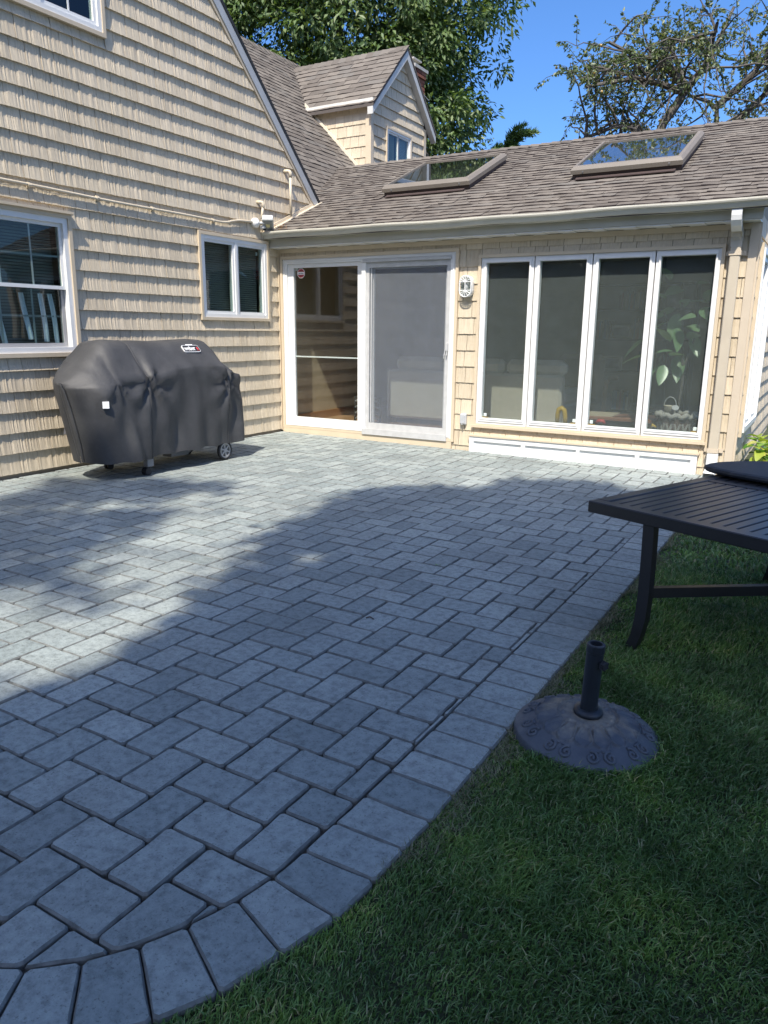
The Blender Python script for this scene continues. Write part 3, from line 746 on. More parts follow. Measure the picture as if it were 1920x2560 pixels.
# dormer roof: two slopes of 45 degrees meeting at DAY/DAZ
XF = DX + 0.13
for nm, sg in (('dormer_roof', -1), ('dormer_roof', 1)):
    lo = (DAY + sg * 1.145, DAZ - 1.145)
    mb = MB(); pl = [(DAY, DAZ), lo, (lo[0], lo[1] - 0.05), (DAY, DAZ - 0.05)]
    mb.prism(pl, 'x', -3.6, XF); mb.build(nm, M_DECK, house)
    o = MB(); pl = [(DAY, DAZ - 0.052), (lo[0], lo[1] - 0.052), (lo[0], lo[1] - 0.165), (DAY, DAZ - 0.20)]
    o.prism(pl, 'x', XF - 0.115, XF - 0.012); o.build('rake_board', plain('dormer_rake', (0.56, 0.55, 0.51), 0.45), house)
s5 = math.sqrt(.5)
FDR = Matrix(((1, 0, 0, 0), (0, s5, -s5, DAY - 1.145), (0, s5, s5, DAZ - 1.145), (0, 0, 0, 1)))
H_ROOF += roofing(FDR, 0.0, 1.145 * math.sqrt(2), lambda y: 2.741 - (DAZ - 1.145 + y * s5) - 0.05, lambda y: XF + 0.01, seed=33, exp=0.135, wmin=0.2, wmax=0.36)
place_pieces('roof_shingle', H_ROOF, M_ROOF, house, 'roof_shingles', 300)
ridge_caps(house, [(-3.25, DAY, DAZ + 0.002), (XF - 0.02, DAY, DAZ + 0.002)], 'ridge_cap', 0.12, 0.145, 1.0, 9)
w = MB().ring(4.26, 5.155, 3.9, 4.69, 0.03, -0.04, 0.0).build('window', M_TRIM, house, FDG); w['label'] = 'small white sliding window in the dormer'
MB().ring(4.29, 5.125, 3.93, 4.66, 0.032, -0.03, 0.06).build('frame', M_WHITE, w, FDG)
sash_parts(w, [(4.322, 4.71, 3.95, 4.628), (4.69, 5.093, 3.95, 4.628)], 0.03, -0.012, 0.02)
mb = MB()
for k in range(24): mb.box(4.73, 5.06, 0.05, 0.062, 3.99 + k * 0.026, 4.009 + k * 0.026)
mb.build('blind', plain('dormer_blind', (0.35, 0.37, 0.42), 0.7), w, FDG)
mb = MB()
for k in range(7): mb.box(4.36 + k * 0.045, 4.385 + k * 0.045, 0.05, 0.06, 3.98, 4.6)
mb.build('curtain', plain('dormer_curtain', (0.30, 0.27, 0.22), 0.8), w, FDG)
dark_room(house, FDG, 3.9, 5.6, 3.7, 4.9, 1.0)
# chimney: courses of bricks round a core
CX0, CX1, CY0, CY1 = -2.56, -1.91, 7.0, 7.45
ch = MB().box(CX0 + 0.012, CX1 - 0.012, CY0 + 0.012, CY1 - 0.012, 4.0, 6.52).build('chimney', plain('mortar', (0.25, 0.22, 0.19), 0.95), house)
r = random.Random(3); zz = 5.2; n = 0
def chbrick(a, b, c, d, z): MB().box(a, b, c, d, z, z + 0.057).build('brick', M_BRICK, ch)
while zz < 6.46:
    off = 0.0 if n % 2 else 0.105; ex = 0.03 if zz > 6.32 else 0.0
    u = CX0 - off
    while u < CX1:
        a, b = max(u, CX0), min(u + 0.20, CX1)
        if b - a > 0.03: chbrick(a, b, CY0 - 0.002 - ex, CY0 + 0.05, zz)
        u += 0.21
    u = CY0 + 0.052 - (0.105 - off)
    while u < CY1:
        a, b = max(u, CY0 + 0.052), min(u + 0.20, CY1)
        if b - a > 0.03: chbrick(CX1 - 0.05, CX1 + 0.002 + ex, a, b, zz)
        u += 0.21
    zz += 0.067; n += 1
MB().box(CX0 - 0.06, CX1 + 0.05, CY0 - 0.06, CY1 + 0.06, 6.47, 6.53).build('chimney_crown', M_STONE, ch)
MB().box(CX0 + 0.12, CX1 - 0.12, CY0 + 0.12, CY1 - 0.12, 6.53, 6.66).box(CX0 + 0.05, CX1 - 0.05, CY0 + 0.05, CY1 - 0.05, 6.66, 6.69).build('flue_cap', M_STONE, ch)
mb = MB(); mb.tube([(CX1 + 0.02, CY0 - 0.02, 6.2), (CX1 + 0.02, CY0 + 0.2, 6.12), (CX1 + 0.02, CY0 + 0.4, 6.05), (CX1 + 0.02, CY0 + 0.62, 6.0)], 0.008, 6); mb.build('cable', M_LGREY, ch)
# step flashing where the sunroom roof meets the wall
mb = MB(); P0, P1 = (-0.30, EAVE0 - SLOPE * 0.30), (0.86, EAVE0 + SLOPE * 0.86)
mb.prism([(P0[0], P0[1] + 0.012), (P1[0], P1[1] + 0.012), (P1[0], P1[1] + 0.060), (P0[0], P0[1] + 0.060)], 'x', 0.018, 0.032)
mb.prism([(P0[0], P0[1] + 0.008), (P1[0], P1[1] + 0.008), (P1[0], P1[1] + 0.020), (P0[0], P0[1] + 0.020)], 'x', 0.032, 0.075)
mb.build('flashing', plain('cream_flashing', (0.66, 0.57, 0.43), 0.5), house)
mb = MB(); mb.box(-0.034, -0.004, -0.034, 0.0, 0.02, 2.26); mb.build('corner_board', M_TRIM, house, frame((0.036, 0, 0)))

# ------------------------------------------------------------------ sunroom
sun = thing('sunroom', 'low beige sunroom wing with sliding door, four tall windows and two skylights', 'sunroom', (2.7, 1.5, 0))
XR1 = 5.40
DOOR = (0.05, 2.485, 0.060, 2.166)
BANK = (2.72, 5.148, 0.262, 2.085)
W3W = (0.13, 1.50, 0.36, 2.07)
mb = MB(); wall_with_holes(mb, 0.0, XR1, -0.12, 2.30, 0.004, 0.10, [shrink(DOOR, 0.03), shrink(BANK, 0.03)]); mb.build('wall', M_WALL, sun, FW2)
mb = MB(); wall_with_holes(mb, 0.10, 5.8, -0.12, 2.30, 0.004, 0.10, [shrink(W3W, 0.03), (2.4, 3.6, 0.36, 2.07)])
mb.prism([(0.10, 2.30), (5.8, 2.30), (RIDGE_Y, EAVE0 + SLOPE * RIDGE_Y - 0.12)], 'y', 0.004, 0.10); mb.build('wall', M_WALL, sun, FW3)
pcs = siding(FW2, 0.0305, 0.1764, -1, 13, lambda z: 0.038, lambda z: 5.335, [DOOR, BANK, (2.70, 5.10, -0.2, 0.150)], wmin=0.13, wmax=0.21, keep=lambda p, q, e, f: e < 2.19, seed=51, key='thin')
pcs += siding(FW3, 0.0305, 0.1764, -1, 13, lambda z: 0.004, lambda z: 4.5, [(0.10, 1.54, 0.33, 2.10)], seed=52)
place_pieces('siding_shingle', pcs, M_SIDE, sun, 'siding', 300)
mb = MB(); mb.box(5.335, 5.405, -0.024, 0.0, -0.05, 2.26).box(5.381, 5.425, 0.0, 0.035, -0.05, 2.26); mb.build('corner_board', M_POST, sun, FW2)
MB().box(0.036, 5.335, -0.030, -0.001, 2.205, 2.252).build('frieze_board', M_TRIM, sun, FW2)
MB().box(0.036, 0.066, -0.022, 0.0, 0.0, 2.205).build('corner_board', M_TRIM, sun, FW2)

# sliding door
d = MB().ring(*DOOR, 0.034, -0.036, 0.0).build('sliding_door', M_TRIM, sun, FW2)
q = shrink(DOOR, 0.034)
mb = MB(); mb.ring(q[0], q[1], q[2], q[3], 0.062, -0.022, 0.075, wt=0.058, wb=0.030)
mb.ring(q[0] + 0.015, q[1] - 0.015, q[2] + 0.012, q[3] - 0.015, 0.018, -0.030, -0.0225); mb.build('frame', M_WHITE, d, FW2)
# fixed left leaf
mb = MB(); mb.ring(0.148, 1.262, 0.124, 2.072, 0.088, -0.006, 0.030, wb=0.082, wt=0.042); mb.box(0.160, 1.25, -0.012, -0.0065, 0.150, 0.168); mb.build('fixed_sash', M_WHITE, d, FW2)
MB().box(0.236, 1.174, 0.008, 0.014, 0.206, 2.030).build('pane', M_GLASS, d, FW2)
MB().box(1.245, 1.300, -0.034, 0.060, 0.118, 2.075).build('meeting_stile', M_WHITE, d, FW2)
# right sliding leaf behind, then the insect screen in front of it
MB().ring(1.30, 2.384, 0.120, 2.06, 0.075, 0.032, 0.066).build('sliding_sash', M_WHITE, d, FW2)
MB().box(1.375, 2.309, 0.046, 0.052, 0.195, 1.985).build('pane', M_GLASS, d, FW2)
mb = MB(); mb.ring(1.300, 2.386, 0.128, 2.058, 0.042, -0.016, 0.004, wt=0.060, wb=0.075); mb.box(1.36, 1.372, -0.012, 0.0, 0.21, 1.99); mb.build('screen_frame', M_ALU, d, FW2)
MB().box(1.342, 2.344, -0.007, -0.004, 0.203, 1.998).build('insect_screen', M_SCREEN, d, FW2)
MB().box(1.262, 2.40, -0.052, -0.0305, 0.062, 0.132).build('screen_track', M_ALU, d, FW2)
MB().box(1.262, 2.40, -0.042, -0.0305, 2.058, 2.088).build('screen_track', M_ALU, d, FW2)
MB().box(q[0] + 0.02, 1.262, -0.040, -0.0305, 0.094, 0.124).build('sill', M_WHITE, d, FW2)
MB().box(0.236, 1.245, 0.016, 0.034, 0.956, 0.972).build('security_bar', M_WHITE, d, FW2)
mb = MB(); mb.bbox(2.350, 2.384, -0.040, -0.016, 1.075, 1.165, 0.005); mb.tube([(2.352, -0.03, 1.075), (2.345, -0.042, 1.03), (2.335, -0.03, 0.995)], 0.006, 6); mb.tube([(2.375, -0.03, 1.075), (2.372, -0.042, 1.03), (2.362, -0.03, 0.998)], 0.006, 6)
mb.build('handle', M_ALU, d, FW2)
def oct_(cu, cv, rr): return [(cu + rr * math.cos(PI / 8 + k * PI / 4), cv + rr * math.sin(PI / 8 + k * PI / 4)) for k in range(8)]
st = MB().prism(oct_(0.342, 1.966, 0.060), 'y', 0.0062, 0.0076).build('security_sticker', M_PAPER, d, FW2)
MB().prism(oct_(0.342, 1.966, 0.054), 'y', 0.0052, 0.0061).build('red_octagon', M_RED, d, FW2)
mb = MB(); mb.box(0.294, 0.390, 0.0042, 0.0051, 1.950, 1.982); mb.build('white_band', M_PAPER, d, FW2)
mb = MB(); r = random.Random(4); uu = 0.303
mb.add([(uu, 0.0040, 1.957), (uu + 0.020, 0.0040, 1.957), (uu + 0.014, 0.0040, 1.976)], [(0, 1, 2)]); uu += 0.026
while uu < 0.38:
    ww = r.uniform(0.004, 0.008); mb.box(uu, uu + ww, 0.0034, 0.0041, 1.960, 1.960 + r.uniform(0.008, 0.013)); uu += ww + 0.003
mb.box(0.312, 0.372, 0.0042, 0.0051, 1.990, 1.997); mb.box(0.318, 0.366, 0.0042, 0.0051, 1.934, 1.940); mb.build('sticker_print', M_INK, d, FW2)
MB().box(0.250, 0.282, 0.020, 0.034, 2.000, 2.035).build('alarm_sensor', M_PAPER, d, FW2)

# bank of four casement windows
MB().ring(*BANK, 0.030, -0.038, 0.0).box(BANK[0] - 0.012, BANK[1] + 0.012, -0.050, -0.0385, BANK[2] - 0.012, BANK[2] + 0.016).build('window_casing', M_TRIM, sun, FW2)
bounds = ((2.752, 3.335), (3.347, 3.935), (3.947, 4.533), (4.545, 5.116)); panes = ((2.814, 3.288), (3.402, 3.881), (4.002, 4.486), (4.591, 5.071))
for i, ((a, b), (p, s)) in enumerate(zip(bounds, panes)):
    w = MB().ring(a, b, 0.294, 2.053, 0.026, -0.020, 0.08).build('window', M_WHITE, sun, FW2)
    mb = MB(); mb.box(a + 0.026, p, -0.030, 0.04, 0.320, 2.027); mb.box(s, b - 0.026, -0.030, 0.04, 0.320, 2.027); mb.box(p, s, -0.030, 0.04, 0.320, 0.358); mb.box(p, s, -0.030, 0.04, 2.0, 2.027)
    mb.ring(p - 0.016, s + 0.016, 0.342, 2.014, 0.010, -0.036, -0.0305); mb.build('sash', M_WHITE, w, FW2)
    MB().box(p, s, -0.006, 0.0, 0.358, 2.0).build('pane', M_GLASSB, w, FW2)
    MB().box(p, s, 0.050, 0.053, 0.340, 2.02).build('insect_screen', M_SCREEN2, w, FW2)
    ku = p + 0.03 if i in (0, 2) else s - 0.03
    MB().bbox(ku - 0.017, ku + 0.017, 0.012, 0.03, 0.372, 0.408, 0.004).build('alarm_sensor', M_PAPER, w, FW2)
    MB().box(ku - 0.035, ku + 0.04, 0.010, 0.026, 0.360, 0.368).build('crank', plain('brass', (0.45, 0.28, 0.1), 0.35), w, FW2)
# white panelled board below the windows
bp = MB().box(2.70, 5.10, -0.045, 0.0, -0.07, 0.150).build('base_panel', M_WHITE, sun, FW2)
for a, b in ((2.70, 2.752), (3.312, 3.358), (3.917, 3.953), (4.519, 4.560), (5.044, 5.10)): MB().box(a, b, -0.066, -0.0452, -0.07, 0.150).build('stile', M_WHITE, bp, FW2)
for (a, b) in ((2.752, 3.312), (3.358, 3.917), (3.953, 4.519), (4.560, 5.044)):
    MB().box(a, b, -0.066, -0.0452, 0.098, 0.150).build('rail', M_WHITE, bp, FW2); MB().box(a, b, -0.066, -0.0452, -0.07, -0.018).build('rail', M_WHITE, bp, FW2)
MB().box(2.685, 5.115, -0.078, 0.0, 0.1502, 0.166).build('ledge', M_TRIM, bp, FW2)
MB().box(0.06, 2.46, -0.034, -0.004, -0.03, 0.058).build('sill_course', M_TRIM, sun, FW2)

# window on the side wall
w = MB().ring(W3W[0] - 0.03, W3W[1] + 0.03, W3W[2] - 0.03, W3W[3] + 0.03, 0.04, -0.050, 0.0).build('window', M_TRIM, sun, FW3); w['label'] = 'white casement window on the narrow side wall'
q = (W3W[0] + 0.01, W3W[1] - 0.01, W3W[2] + 0.01, W3W[3] - 0.01); MB().ring(*q, 0.05, -0.065, 0.08).build('frame', M_WHITE, w, FW3)
um = (q[0] + q[1]) / 2; MB().box(um - 0.03, um + 0.03, -0.06, 0.08, q[2] + 0.05, q[3] - 0.05).build('mullion', M_WHITE, w, FW3)
sash_parts(w, [(q[0] + 0.05, um - 0.03, q[2] + 0.05, q[3] - 0.05), (um + 0.03, q[1] - 0.05, q[2] + 0.05, q[3] - 0.05)], 0.045, -0.045, 0.03, glass=M_GLASS)

# roof
LS = math.hypot(1, SLOPE); cs, sn = 1 / LS, SLOPE / LS
FSR = Matrix(((1, 0, 0, 0), (0, cs, -sn, -0.315), (0, sn, cs, EAVE0 - SLOPE * 0.315), (0, 0, 0, 1)))
LR = (RIDGE_Y + 0.315) * LS; XE = 5.50
SKY = [(0.99, 2.155), (3.39, 4.525)]; SY0, SY1 = (0.92 + 0.315) * LS, (2.03 + 0.315) * LS
mb = MB(); xs = [-1.2, 0.0, SKY[0][0] + 0.05, SKY[0][1] - 0.05, SKY[1][0] + 0.05, SKY[1][1] - 0.05, XE]; ys = [0.0, (0.85 + 0.315) * LS, SY0 + 0.05, SY1 - 0.05, LR]
for i in range(len(xs) - 1):
    for j in range(len(ys) - 1):
        if i == 0 and j == 0: continue
        if i in (2, 4) and j == 2: continue
        mb.box(xs[i], xs[i + 1], ys[j], ys[j + 1], -0.06, -0.002)
mb.build('roof', M_DECK, sun, FSR)
mb = MB(); mb.prism([(RIDGE_Y, EAVE0 + SLOPE * RIDGE_Y), (6.3, EAVE0 + SLOPE * RIDGE_Y - (6.3 - RIDGE_Y) * SLOPE), (6.3, EAVE0 + SLOPE * RIDGE_Y - (6.3 - RIDGE_Y) * SLOPE - 0.06), (RIDGE_Y, EAVE0 + SLOPE * RIDGE_Y - 0.06)], 'x', -1.2, XE); mb.build('roof', M_DECK, sun)
valley = lambda y: max(-1.15, 2.741 - (EAVE0 + SLOPE * (y * cs - 0.315)) - 0.12)
pcs = roofing(FSR, 0.0, LR, lambda y: (0.035 if y * cs - 0.315 < 0.80 else valley(y)), lambda y: XE + 0.012, [(s[0] - 0.01, s[1] + 0.01, SY0 - 0.0, SY1) for s in SKY], seed=61)
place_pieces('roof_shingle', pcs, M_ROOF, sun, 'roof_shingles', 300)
ridge_caps(sun, [(-1.0, RIDGE_Y, EAVE0 + SLOPE * RIDGE_Y), (XE + 0.02, RIDGE_Y, EAVE0 + SLOPE * RIDGE_Y)], 'ridge_cap', 0.14, 0.15, 0.42, 8)
# skylights: curb, bevelled frame, pane
for k, s in enumerate(SKY):
    sk = MB().ring(s[0], s[1], SY0, SY1, 0.05, 0, 1).v
    mb = MB()
    for (a, b, c, e) in ((s[0], s[0] + 0.05, SY0, SY1), (s[1] - 0.05, s[1], SY0, SY1), (s[0] + 0.05, s[1] - 0.05, SY0, SY0 + 0.05), (s[0] + 0.05, s[1] - 0.05, SY1 - 0.05, SY1)): mb.box(a, b, c, e, -0.12, 0.065)
    sky_o = mb.build('skylight', M_CURB, sun, FSR); sky_o['label'] = ('smaller-looking grey-framed skylight on the roof above the sliding door', 'grey-framed skylight above the tall windows, reflecting blue sky')[k]
    # frame with a sloping outer face
    mb = MB(); a, b, c, e = s[0] - 0.015, s[1] + 0.015, SY0 - 0.02, SY1 + 0.015
    def loop(d, z): return [(a + d, c + d, z), (b - d, c + d, z), (b - d, e - d, z), (a + d, e - d, z)]
    rings = [loop(0.0, 0.055), loop(0.0, 0.098), loop(0.028, 0.130), loop(0.060, 0.133), loop(0.062, 0.110), loop(0.075, 0.055)]
    V = [p for rg in rings for p in rg]; F = []
    for i in range(len(rings) - 1):
        for j in range(4): F.append((4 * i + j, 4 * i + (j + 1) % 4, 4 * i + 4 + (j + 1) % 4, 4 * i + 4 + j))
    F += [(20 + j, 20 + (j + 1) % 4, (j + 1) % 4, j) for j in range(4)]
    mb.add(V, F); mb.build('frame', M_SKYFR, sky_o, FSR)
    MB().box(s[0] + 0.06, s[1] - 0.06, SY0 + 0.06, SY1 - 0.06, 0.112, 0.120).build('pane', M_SKYGL, sky_o, FSR)
    MB().box(s[0] + 0.05, s[1] - 0.05, SY0 - 0.10, SY0 - 0.018, 0.012, 0.022).build('flashing', M_CURB, sky_o, FSR)
    mb = MB(); 
    for uu in (s[0] + 0.12, s[1] - 0.12): mb.box(uu - 0.008, uu + 0.008, SY0 - 0.026, SY0 - 0.02, 0.070, 0.086)
    mb.build('screw', M_GREY, sky_o, FSR)

# gutter, fascia, soffit, downspout
mb = MB(); X0, X1 = 0.02, 5.475
prof = [(-0.215, 2.420), (-0.213, 2.345), (-0.286, 2.342), (-0.306, 2.352), (-0.316, 2.372), (-0.322, 2.386), (-0.338, 2.396), (-0.343, 2.408), (-0.342, 2.422), (-0.330, 2.424), (-0.327, 2.416), (-0.335, 2.405), (-0.318, 2.392), (-0.310, 2.376), (-0.300, 2.357), (-0.284, 2.348), (-0.219, 2.350), (-0.221, 2.420)]
n = len(prof); segs = 24; V, F = [], []
for i in range(segs + 1):
    x = X0 + (X1 - X0) * i / segs; sag = 0.004 * math.sin(i * 1.1) + 0.003 * math.sin(i * 0.37)
    V += [(x, p[0], p[1] + sag) for p in prof]
for i in range(segs):
    for j in range(n): F.append((i * n + j, i * n + (j + 1) % n, (i + 1) * n + (j + 1) % n, (i + 1) * n + j))
mb.add(V, F); mb.prism([(-0.215, 2.420), (-0.213, 2.345), (-0.286, 2.342), (-0.316, 2.372), (-0.342, 2.422)], 'x', X0 - 0.003, X0); mb.prism([(-0.215, 2.420), (-0.213, 2.345), (-0.286, 2.342), (-0.316, 2.372), (-0.342, 2.422)], 'x', X1, X1 + 0.003)
g = mb.build('gutter', M_GUT, sun)
MB().box(0.02, 5.44, -0.212, -0.188, 2.268, 2.425).build('fascia', M_FASC, sun)
so_ = MB(); 
for k in range(36): so_.box(0.02 + k * 0.15, 0.02 + k * 0.15 + 0.147, -0.200, 0.0, 2.2530 + (0.005 if k % 2 else 0.0), 2.266)
so_.build('soffit', M_WHITE, sun)
dn = MB().bbox(5.190, 5.278, -0.090, -0.030, 0.185, 2.09, 0.008).build('downspout', plain('downspout_beige', (0.52, 0.455, 0.35), 0.45, 0.05), sun)
def rect_tube(mb, pts, w, dpt):
    rings = []
    for i, (y, z) in enumerate(pts):
        a, b = pts[max(i - 1, 0)], pts[min(i + 1, len(pts) - 1)]; t = Vector((b[0] - a[0], b[1] - a[1])).normalized(); nn = Vector((-t.y, t.x)) * dpt / 2
        rings.append([(w[0], y - nn.x, z - nn.y), (w[1], y - nn.x, z - nn.y), (w[1], y + nn.x, z + nn.y), (w[0], y + nn.x, z + nn.y)])
    V = [p for r_ in rings for p in r_]; F = [(4 * i + j, 4 * i + (j + 1) % 4, 4 * i + 4 + (j + 1) % 4, 4 * i + 4 + j) for i in range(len(pts) - 1) for j in range(4)]
    return mb.add(V, F)
mb = MB(); rect_tube(mb, [(-0.262, 2.345), (-0.262, 2.30), (-0.255, 2.27), (-0.225, 2.235), (-0.165, 2.205), (-0.14, 2.195)], (5.192, 5.276), 0.06); mb.build('upper_elbow', M_WHITE, dn)
mb = MB(); rect_tube(mb, [(-0.15, 2.20), (-0.10, 2.175), (-0.072, 2.15), (-0.060, 2.11), (-0.060, 2.05)], (5.188, 5.280), 0.064)
for k in range(9): rect_tube(mb, [(-0.186 + 0.0, 2.185 - 0.0)] * 0 + [(-0.118 - 0.0, 2.192 - k * 0.008), (-0.117, 2.188 - k * 0.008)], (5.200, 5.268), 0.064)
mb.build('lower_elbow', plain('downspout_elbow', (0.50, 0.45, 0.36), 0.45), dn)
for zz in (2.0, 0.205): MB().box(5.150, 5.320, -0.030, -0.022, zz - 0.020, zz + 0.020).box(5.184, 5.284, -0.096, -0.0305, zz - 0.020, zz + 0.020).build('strap', M_POST, dn)
MB().bbox(5.186, 5.284, -0.094, -0.028, 0.02, 0.182, 0.008).build('lower_pipe', M_WHITE, dn)
mb = MB(); rect_tube(mb, [(-0.06, 0.06), (-0.07, 0.02), (-0.12, -0.005), (-0.22, -0.022)], (5.186, 5.284), 0.06); mb.build('outlet_elbow', M_WHITE, dn)

# inside of the sunroom
mb = MB(); mb.box(0.06, 5.28, 0.11, 5.6, 0.06, 0.10); mb.build('inner_floor', M_WOODF, sun)
mb = MB(); mb.prism([(0.12, 0.1), (5.6, 0.1), (5.6, 2.3), (RIDGE_Y, EAVE0 + SLOPE * RIDGE_Y - 0.12), (0.12, EAVE0 + SLOPE * 0.12 - 0.12)], 'x', 0.02, 0.06); mb.build('inner_wall', M_TAN, sun)
mb = MB(); mb.box(0.06, 5.28, 5.6, 5.65, 0.1, 2.7); mb.box(5.28, 5.30, 1.7, 2.3, 0.1, 3.0); mb.build('inner_wall', plain('rear_wall', (0.30, 0.27, 0.22), 0.8), sun)
MB().box(0.061, 0.085, 0.11, 5.6, 0.10, 0.20).build('baseboard', plain('oak_baseboard', (0.38, 0.19, 0.08), 0.5), sun)
mb = MB()
cz = lambda y: EAVE0 + SLOPE * y - 0.16
for a, b in ((0.06, SKY[0][0]), (SKY[0][1], SKY[1][0]), (SKY[1][1], 5.30)): mb.prism([(0.12, 2.27), (0.12, cz(0.12)), (RIDGE_Y, cz(RIDGE_Y)), (RIDGE_Y, cz(RIDGE_Y) - 0.02), (0.14, 2.25)], 'x', a, b)
for s in SKY:
    for y0, y1 in ((0.12, 0.92), (2.03, RIDGE_Y)): mb.prism([(y0, cz(y0)), (y1, cz(y1)), (y1, cz(y1) - 0.02), (y0, cz(y0) - 0.02)], 'x', s[0], s[1])
mb.prism([(RIDGE_Y, cz(RIDGE_Y)), (5.6, cz(RIDGE_Y) - (5.6 - RIDGE_Y) * SLOPE), (5.6, cz(RIDGE_Y) - (5.6 - RIDGE_Y) * SLOPE - 0.02), (RIDGE_Y, cz(RIDGE_Y) - 0.02)], 'x', 0.06, 5.3)
mb.build('inner_ceiling', M_CEIL, sun)
mb = MB()
for s in SKY:
    for xx in (s[0], s[1] - 0.02): mb.prism([(0.92, cz(0.92) - 0.02), (2.03, cz(2.03) - 0.02), (2.03, cz(2.03) + 0.13), (0.92, cz(0.92) + 0.13)], 'x', xx, xx + 0.02)
    mb.box(s[0], s[1], 0.90, 0.92, cz(0.92) - 0.02, cz(0.92) + 0.13); mb.box(s[0], s[1], 2.03, 2.05, cz(2.03) - 0.02, cz(2.03) + 0.13)
mb.build('light_well', plain('pine_well', (0.55, 0.38, 0.2), 0.6), sun)
MB().box(2.49, 2.70, 0.10, 0.12, 0.1, 2.25).build('inner_wall', M_TAN, sun)

# ------------------------------------------------------------------ covered grill
grill = thing('covered_grill', 'barbecue grill under a black fitted cover, standing by the shingled wall', 'grill', (0.62, -2.7, 0.0))
XB, XF_ = 0.30, 0.925
def lerp_tab(tab, x):
    if x <= tab[0][0]: return tab[0][1]
    for (a, va), (b, vb) in zip(tab[:-1], tab[1:]):
        if x <= b: return va + (vb - va) * (x - a) / (b - a)
    return tab[-1][1]
HT = [(-3.72, 0.845), (-3.68, 0.875), (-3.42, 1.09), (-3.34, 1.165), (-3.28, 1.19), (-2.7, 1.176), (-2.25, 1.195), (-2.12, 1.187), (-2.03, 1.13), (-1.975, 1.02), (-1.93, 0.985), (-1.84, 0.895), (-1.795, 0.855)]
ST = [(-3.72, 0.80), (-3.10, 0.845), (-3.0, 0.90), (-2.5, 0.945), (-2.1, 0.935), (-2.0, 0.88), (-1.795, 0.83)]     # height where the front breaks
def cover_section(y):
    h, s = lerp_tab(HT, y), lerp_tab(ST, y); s = min(s, h - 0.03)
    flare = 0.0
    if y < -3.44: flare = 0.31 * (1 - math.sqrt(max(0.0, 1 - min(1.0, (-3.44 - y) / 0.285) ** 2)))
    if y > -1.92: flare = ((y + 1.92) / 0.125) ** 2 * 0.05
    xf, xb = XF_ - flare, XB + flare * (0.97 if y < -3 else 0.8); d = h - s; zb = 0.150 if y < -3.05 else 0.165
    P = [(xf, zb)]
    for k in range(1, 16): P.append((xf + 0.010 * math.sin(k * 0.21), zb + (s - 0.012 - zb) * k / 15))
    w = (xf - xb)
    P += [(xf - 0.006, s + 0.008), (xf - 0.05 * (w / 0.6), s + 0.20 * d), (xf - 0.11 * (w / 0.6), s + 0.48 * d), (xf - 0.17 * (w / 0.6), s + 0.76 * d), (xf - 0.22 * (w / 0.6), s + 0.92 * d), (xf - 0.28 * (w / 0.6), h - 0.004),
          (xf - 0.34 * (w / 0.6), h), (xf - 0.43 * (w / 0.6), h - 0.01), (xb + 0.09 * (w / 0.6), h - 0.04 * d), (xb + 0.02, s + 0.45 * d), (xb, s - 0.03)]
    for k in range(1, 5): P.append((xb, s - 0.03 - (s - 0.03 - zb) * k / 4))
    return P
ys = list(-3.44 - 0.284 * np.sin(np.linspace(PI / 2, 0.10, 16))) + list(np.linspace(-3.42, -2.15, 76)) + list(np.linspace(-2.135, -1.80, 30))
V, F = [], []; rr = random.Random(9); nP = len(cover_section(-2.5))
def wr(y, i, z):
    f = math.sin(y * 17 + 1.3 * math.sin(z * 6)) * 0.5 + math.sin(y * 31 + z * 3.1 + 2) * 0.3 + math.sin(y * 9 - z * 5) * 0.6
    low = max(0.0, min(1.0, (0.80 - z) / 0.5)); return f * (0.007 + 0.016 * low)
for y in ys:
    for i, (x, z) in enumerate(cover_section(y)):
        dx = wr(y, i, z) if (z < 1.12) else 0.3 * wr(y, i, z)
        # diagonal pull folds radiating from the shelf corners
        for (cy, cz_, amp) in ((-3.05, 0.83, 0.030), (-2.04, 0.78, 0.028), (-3.40, 0.84, 0.020)):
            dy, dz = y - cy, z - cz_; ang = math.atan2(dz, dy); rad = math.hypot(dy, dz)
            dx += amp * math.exp(-(rad / 0.28) ** 2) * math.sin(ang * 7 + 0.5) * min(1, rad / 0.05)
        seam = -0.010 * math.exp(-((y + 3.06) / 0.012) ** 2) - 0.008 * math.exp(-((y + 2.05) / 0.012) ** 2)
        rg_ = 1 - abs(mnoise.noise(Vector((y * 4.2 + 0.6 * z, z * 1.3, 3.1)))) * 2.2; dx += 0.011 * max(-1, rg_) * (1.0 if z < 0.8 else 0.35) + 0.006 * mnoise.noise(Vector((y * 9, z * 7, 1.7)))
        y_ = y + (0.15 * ((0.86 - z) / 0.70) * min(1.0, (-3.15 - y) / 0.45) if (y < -3.15 and z < 0.86) else 0.0)
        if i < 16: V.append((x + dx + seam, y_, z + (0.006 * math.sin(y * 23) if i == 0 else 0)))
        elif i < 22: V.append((x + 0.5 * dx + seam, y_, z + 0.25 * dx + seam * 0.5))
        else: V.append((x, y_, z + (0.3 * dx if i < 25 else 0)))
for j in range(len(ys) - 1):
    for i in range(nP - 1): F.append((j * nP + i, j * nP + i + 1, (j + 1) * nP + i + 1, (j + 1) * nP + i))
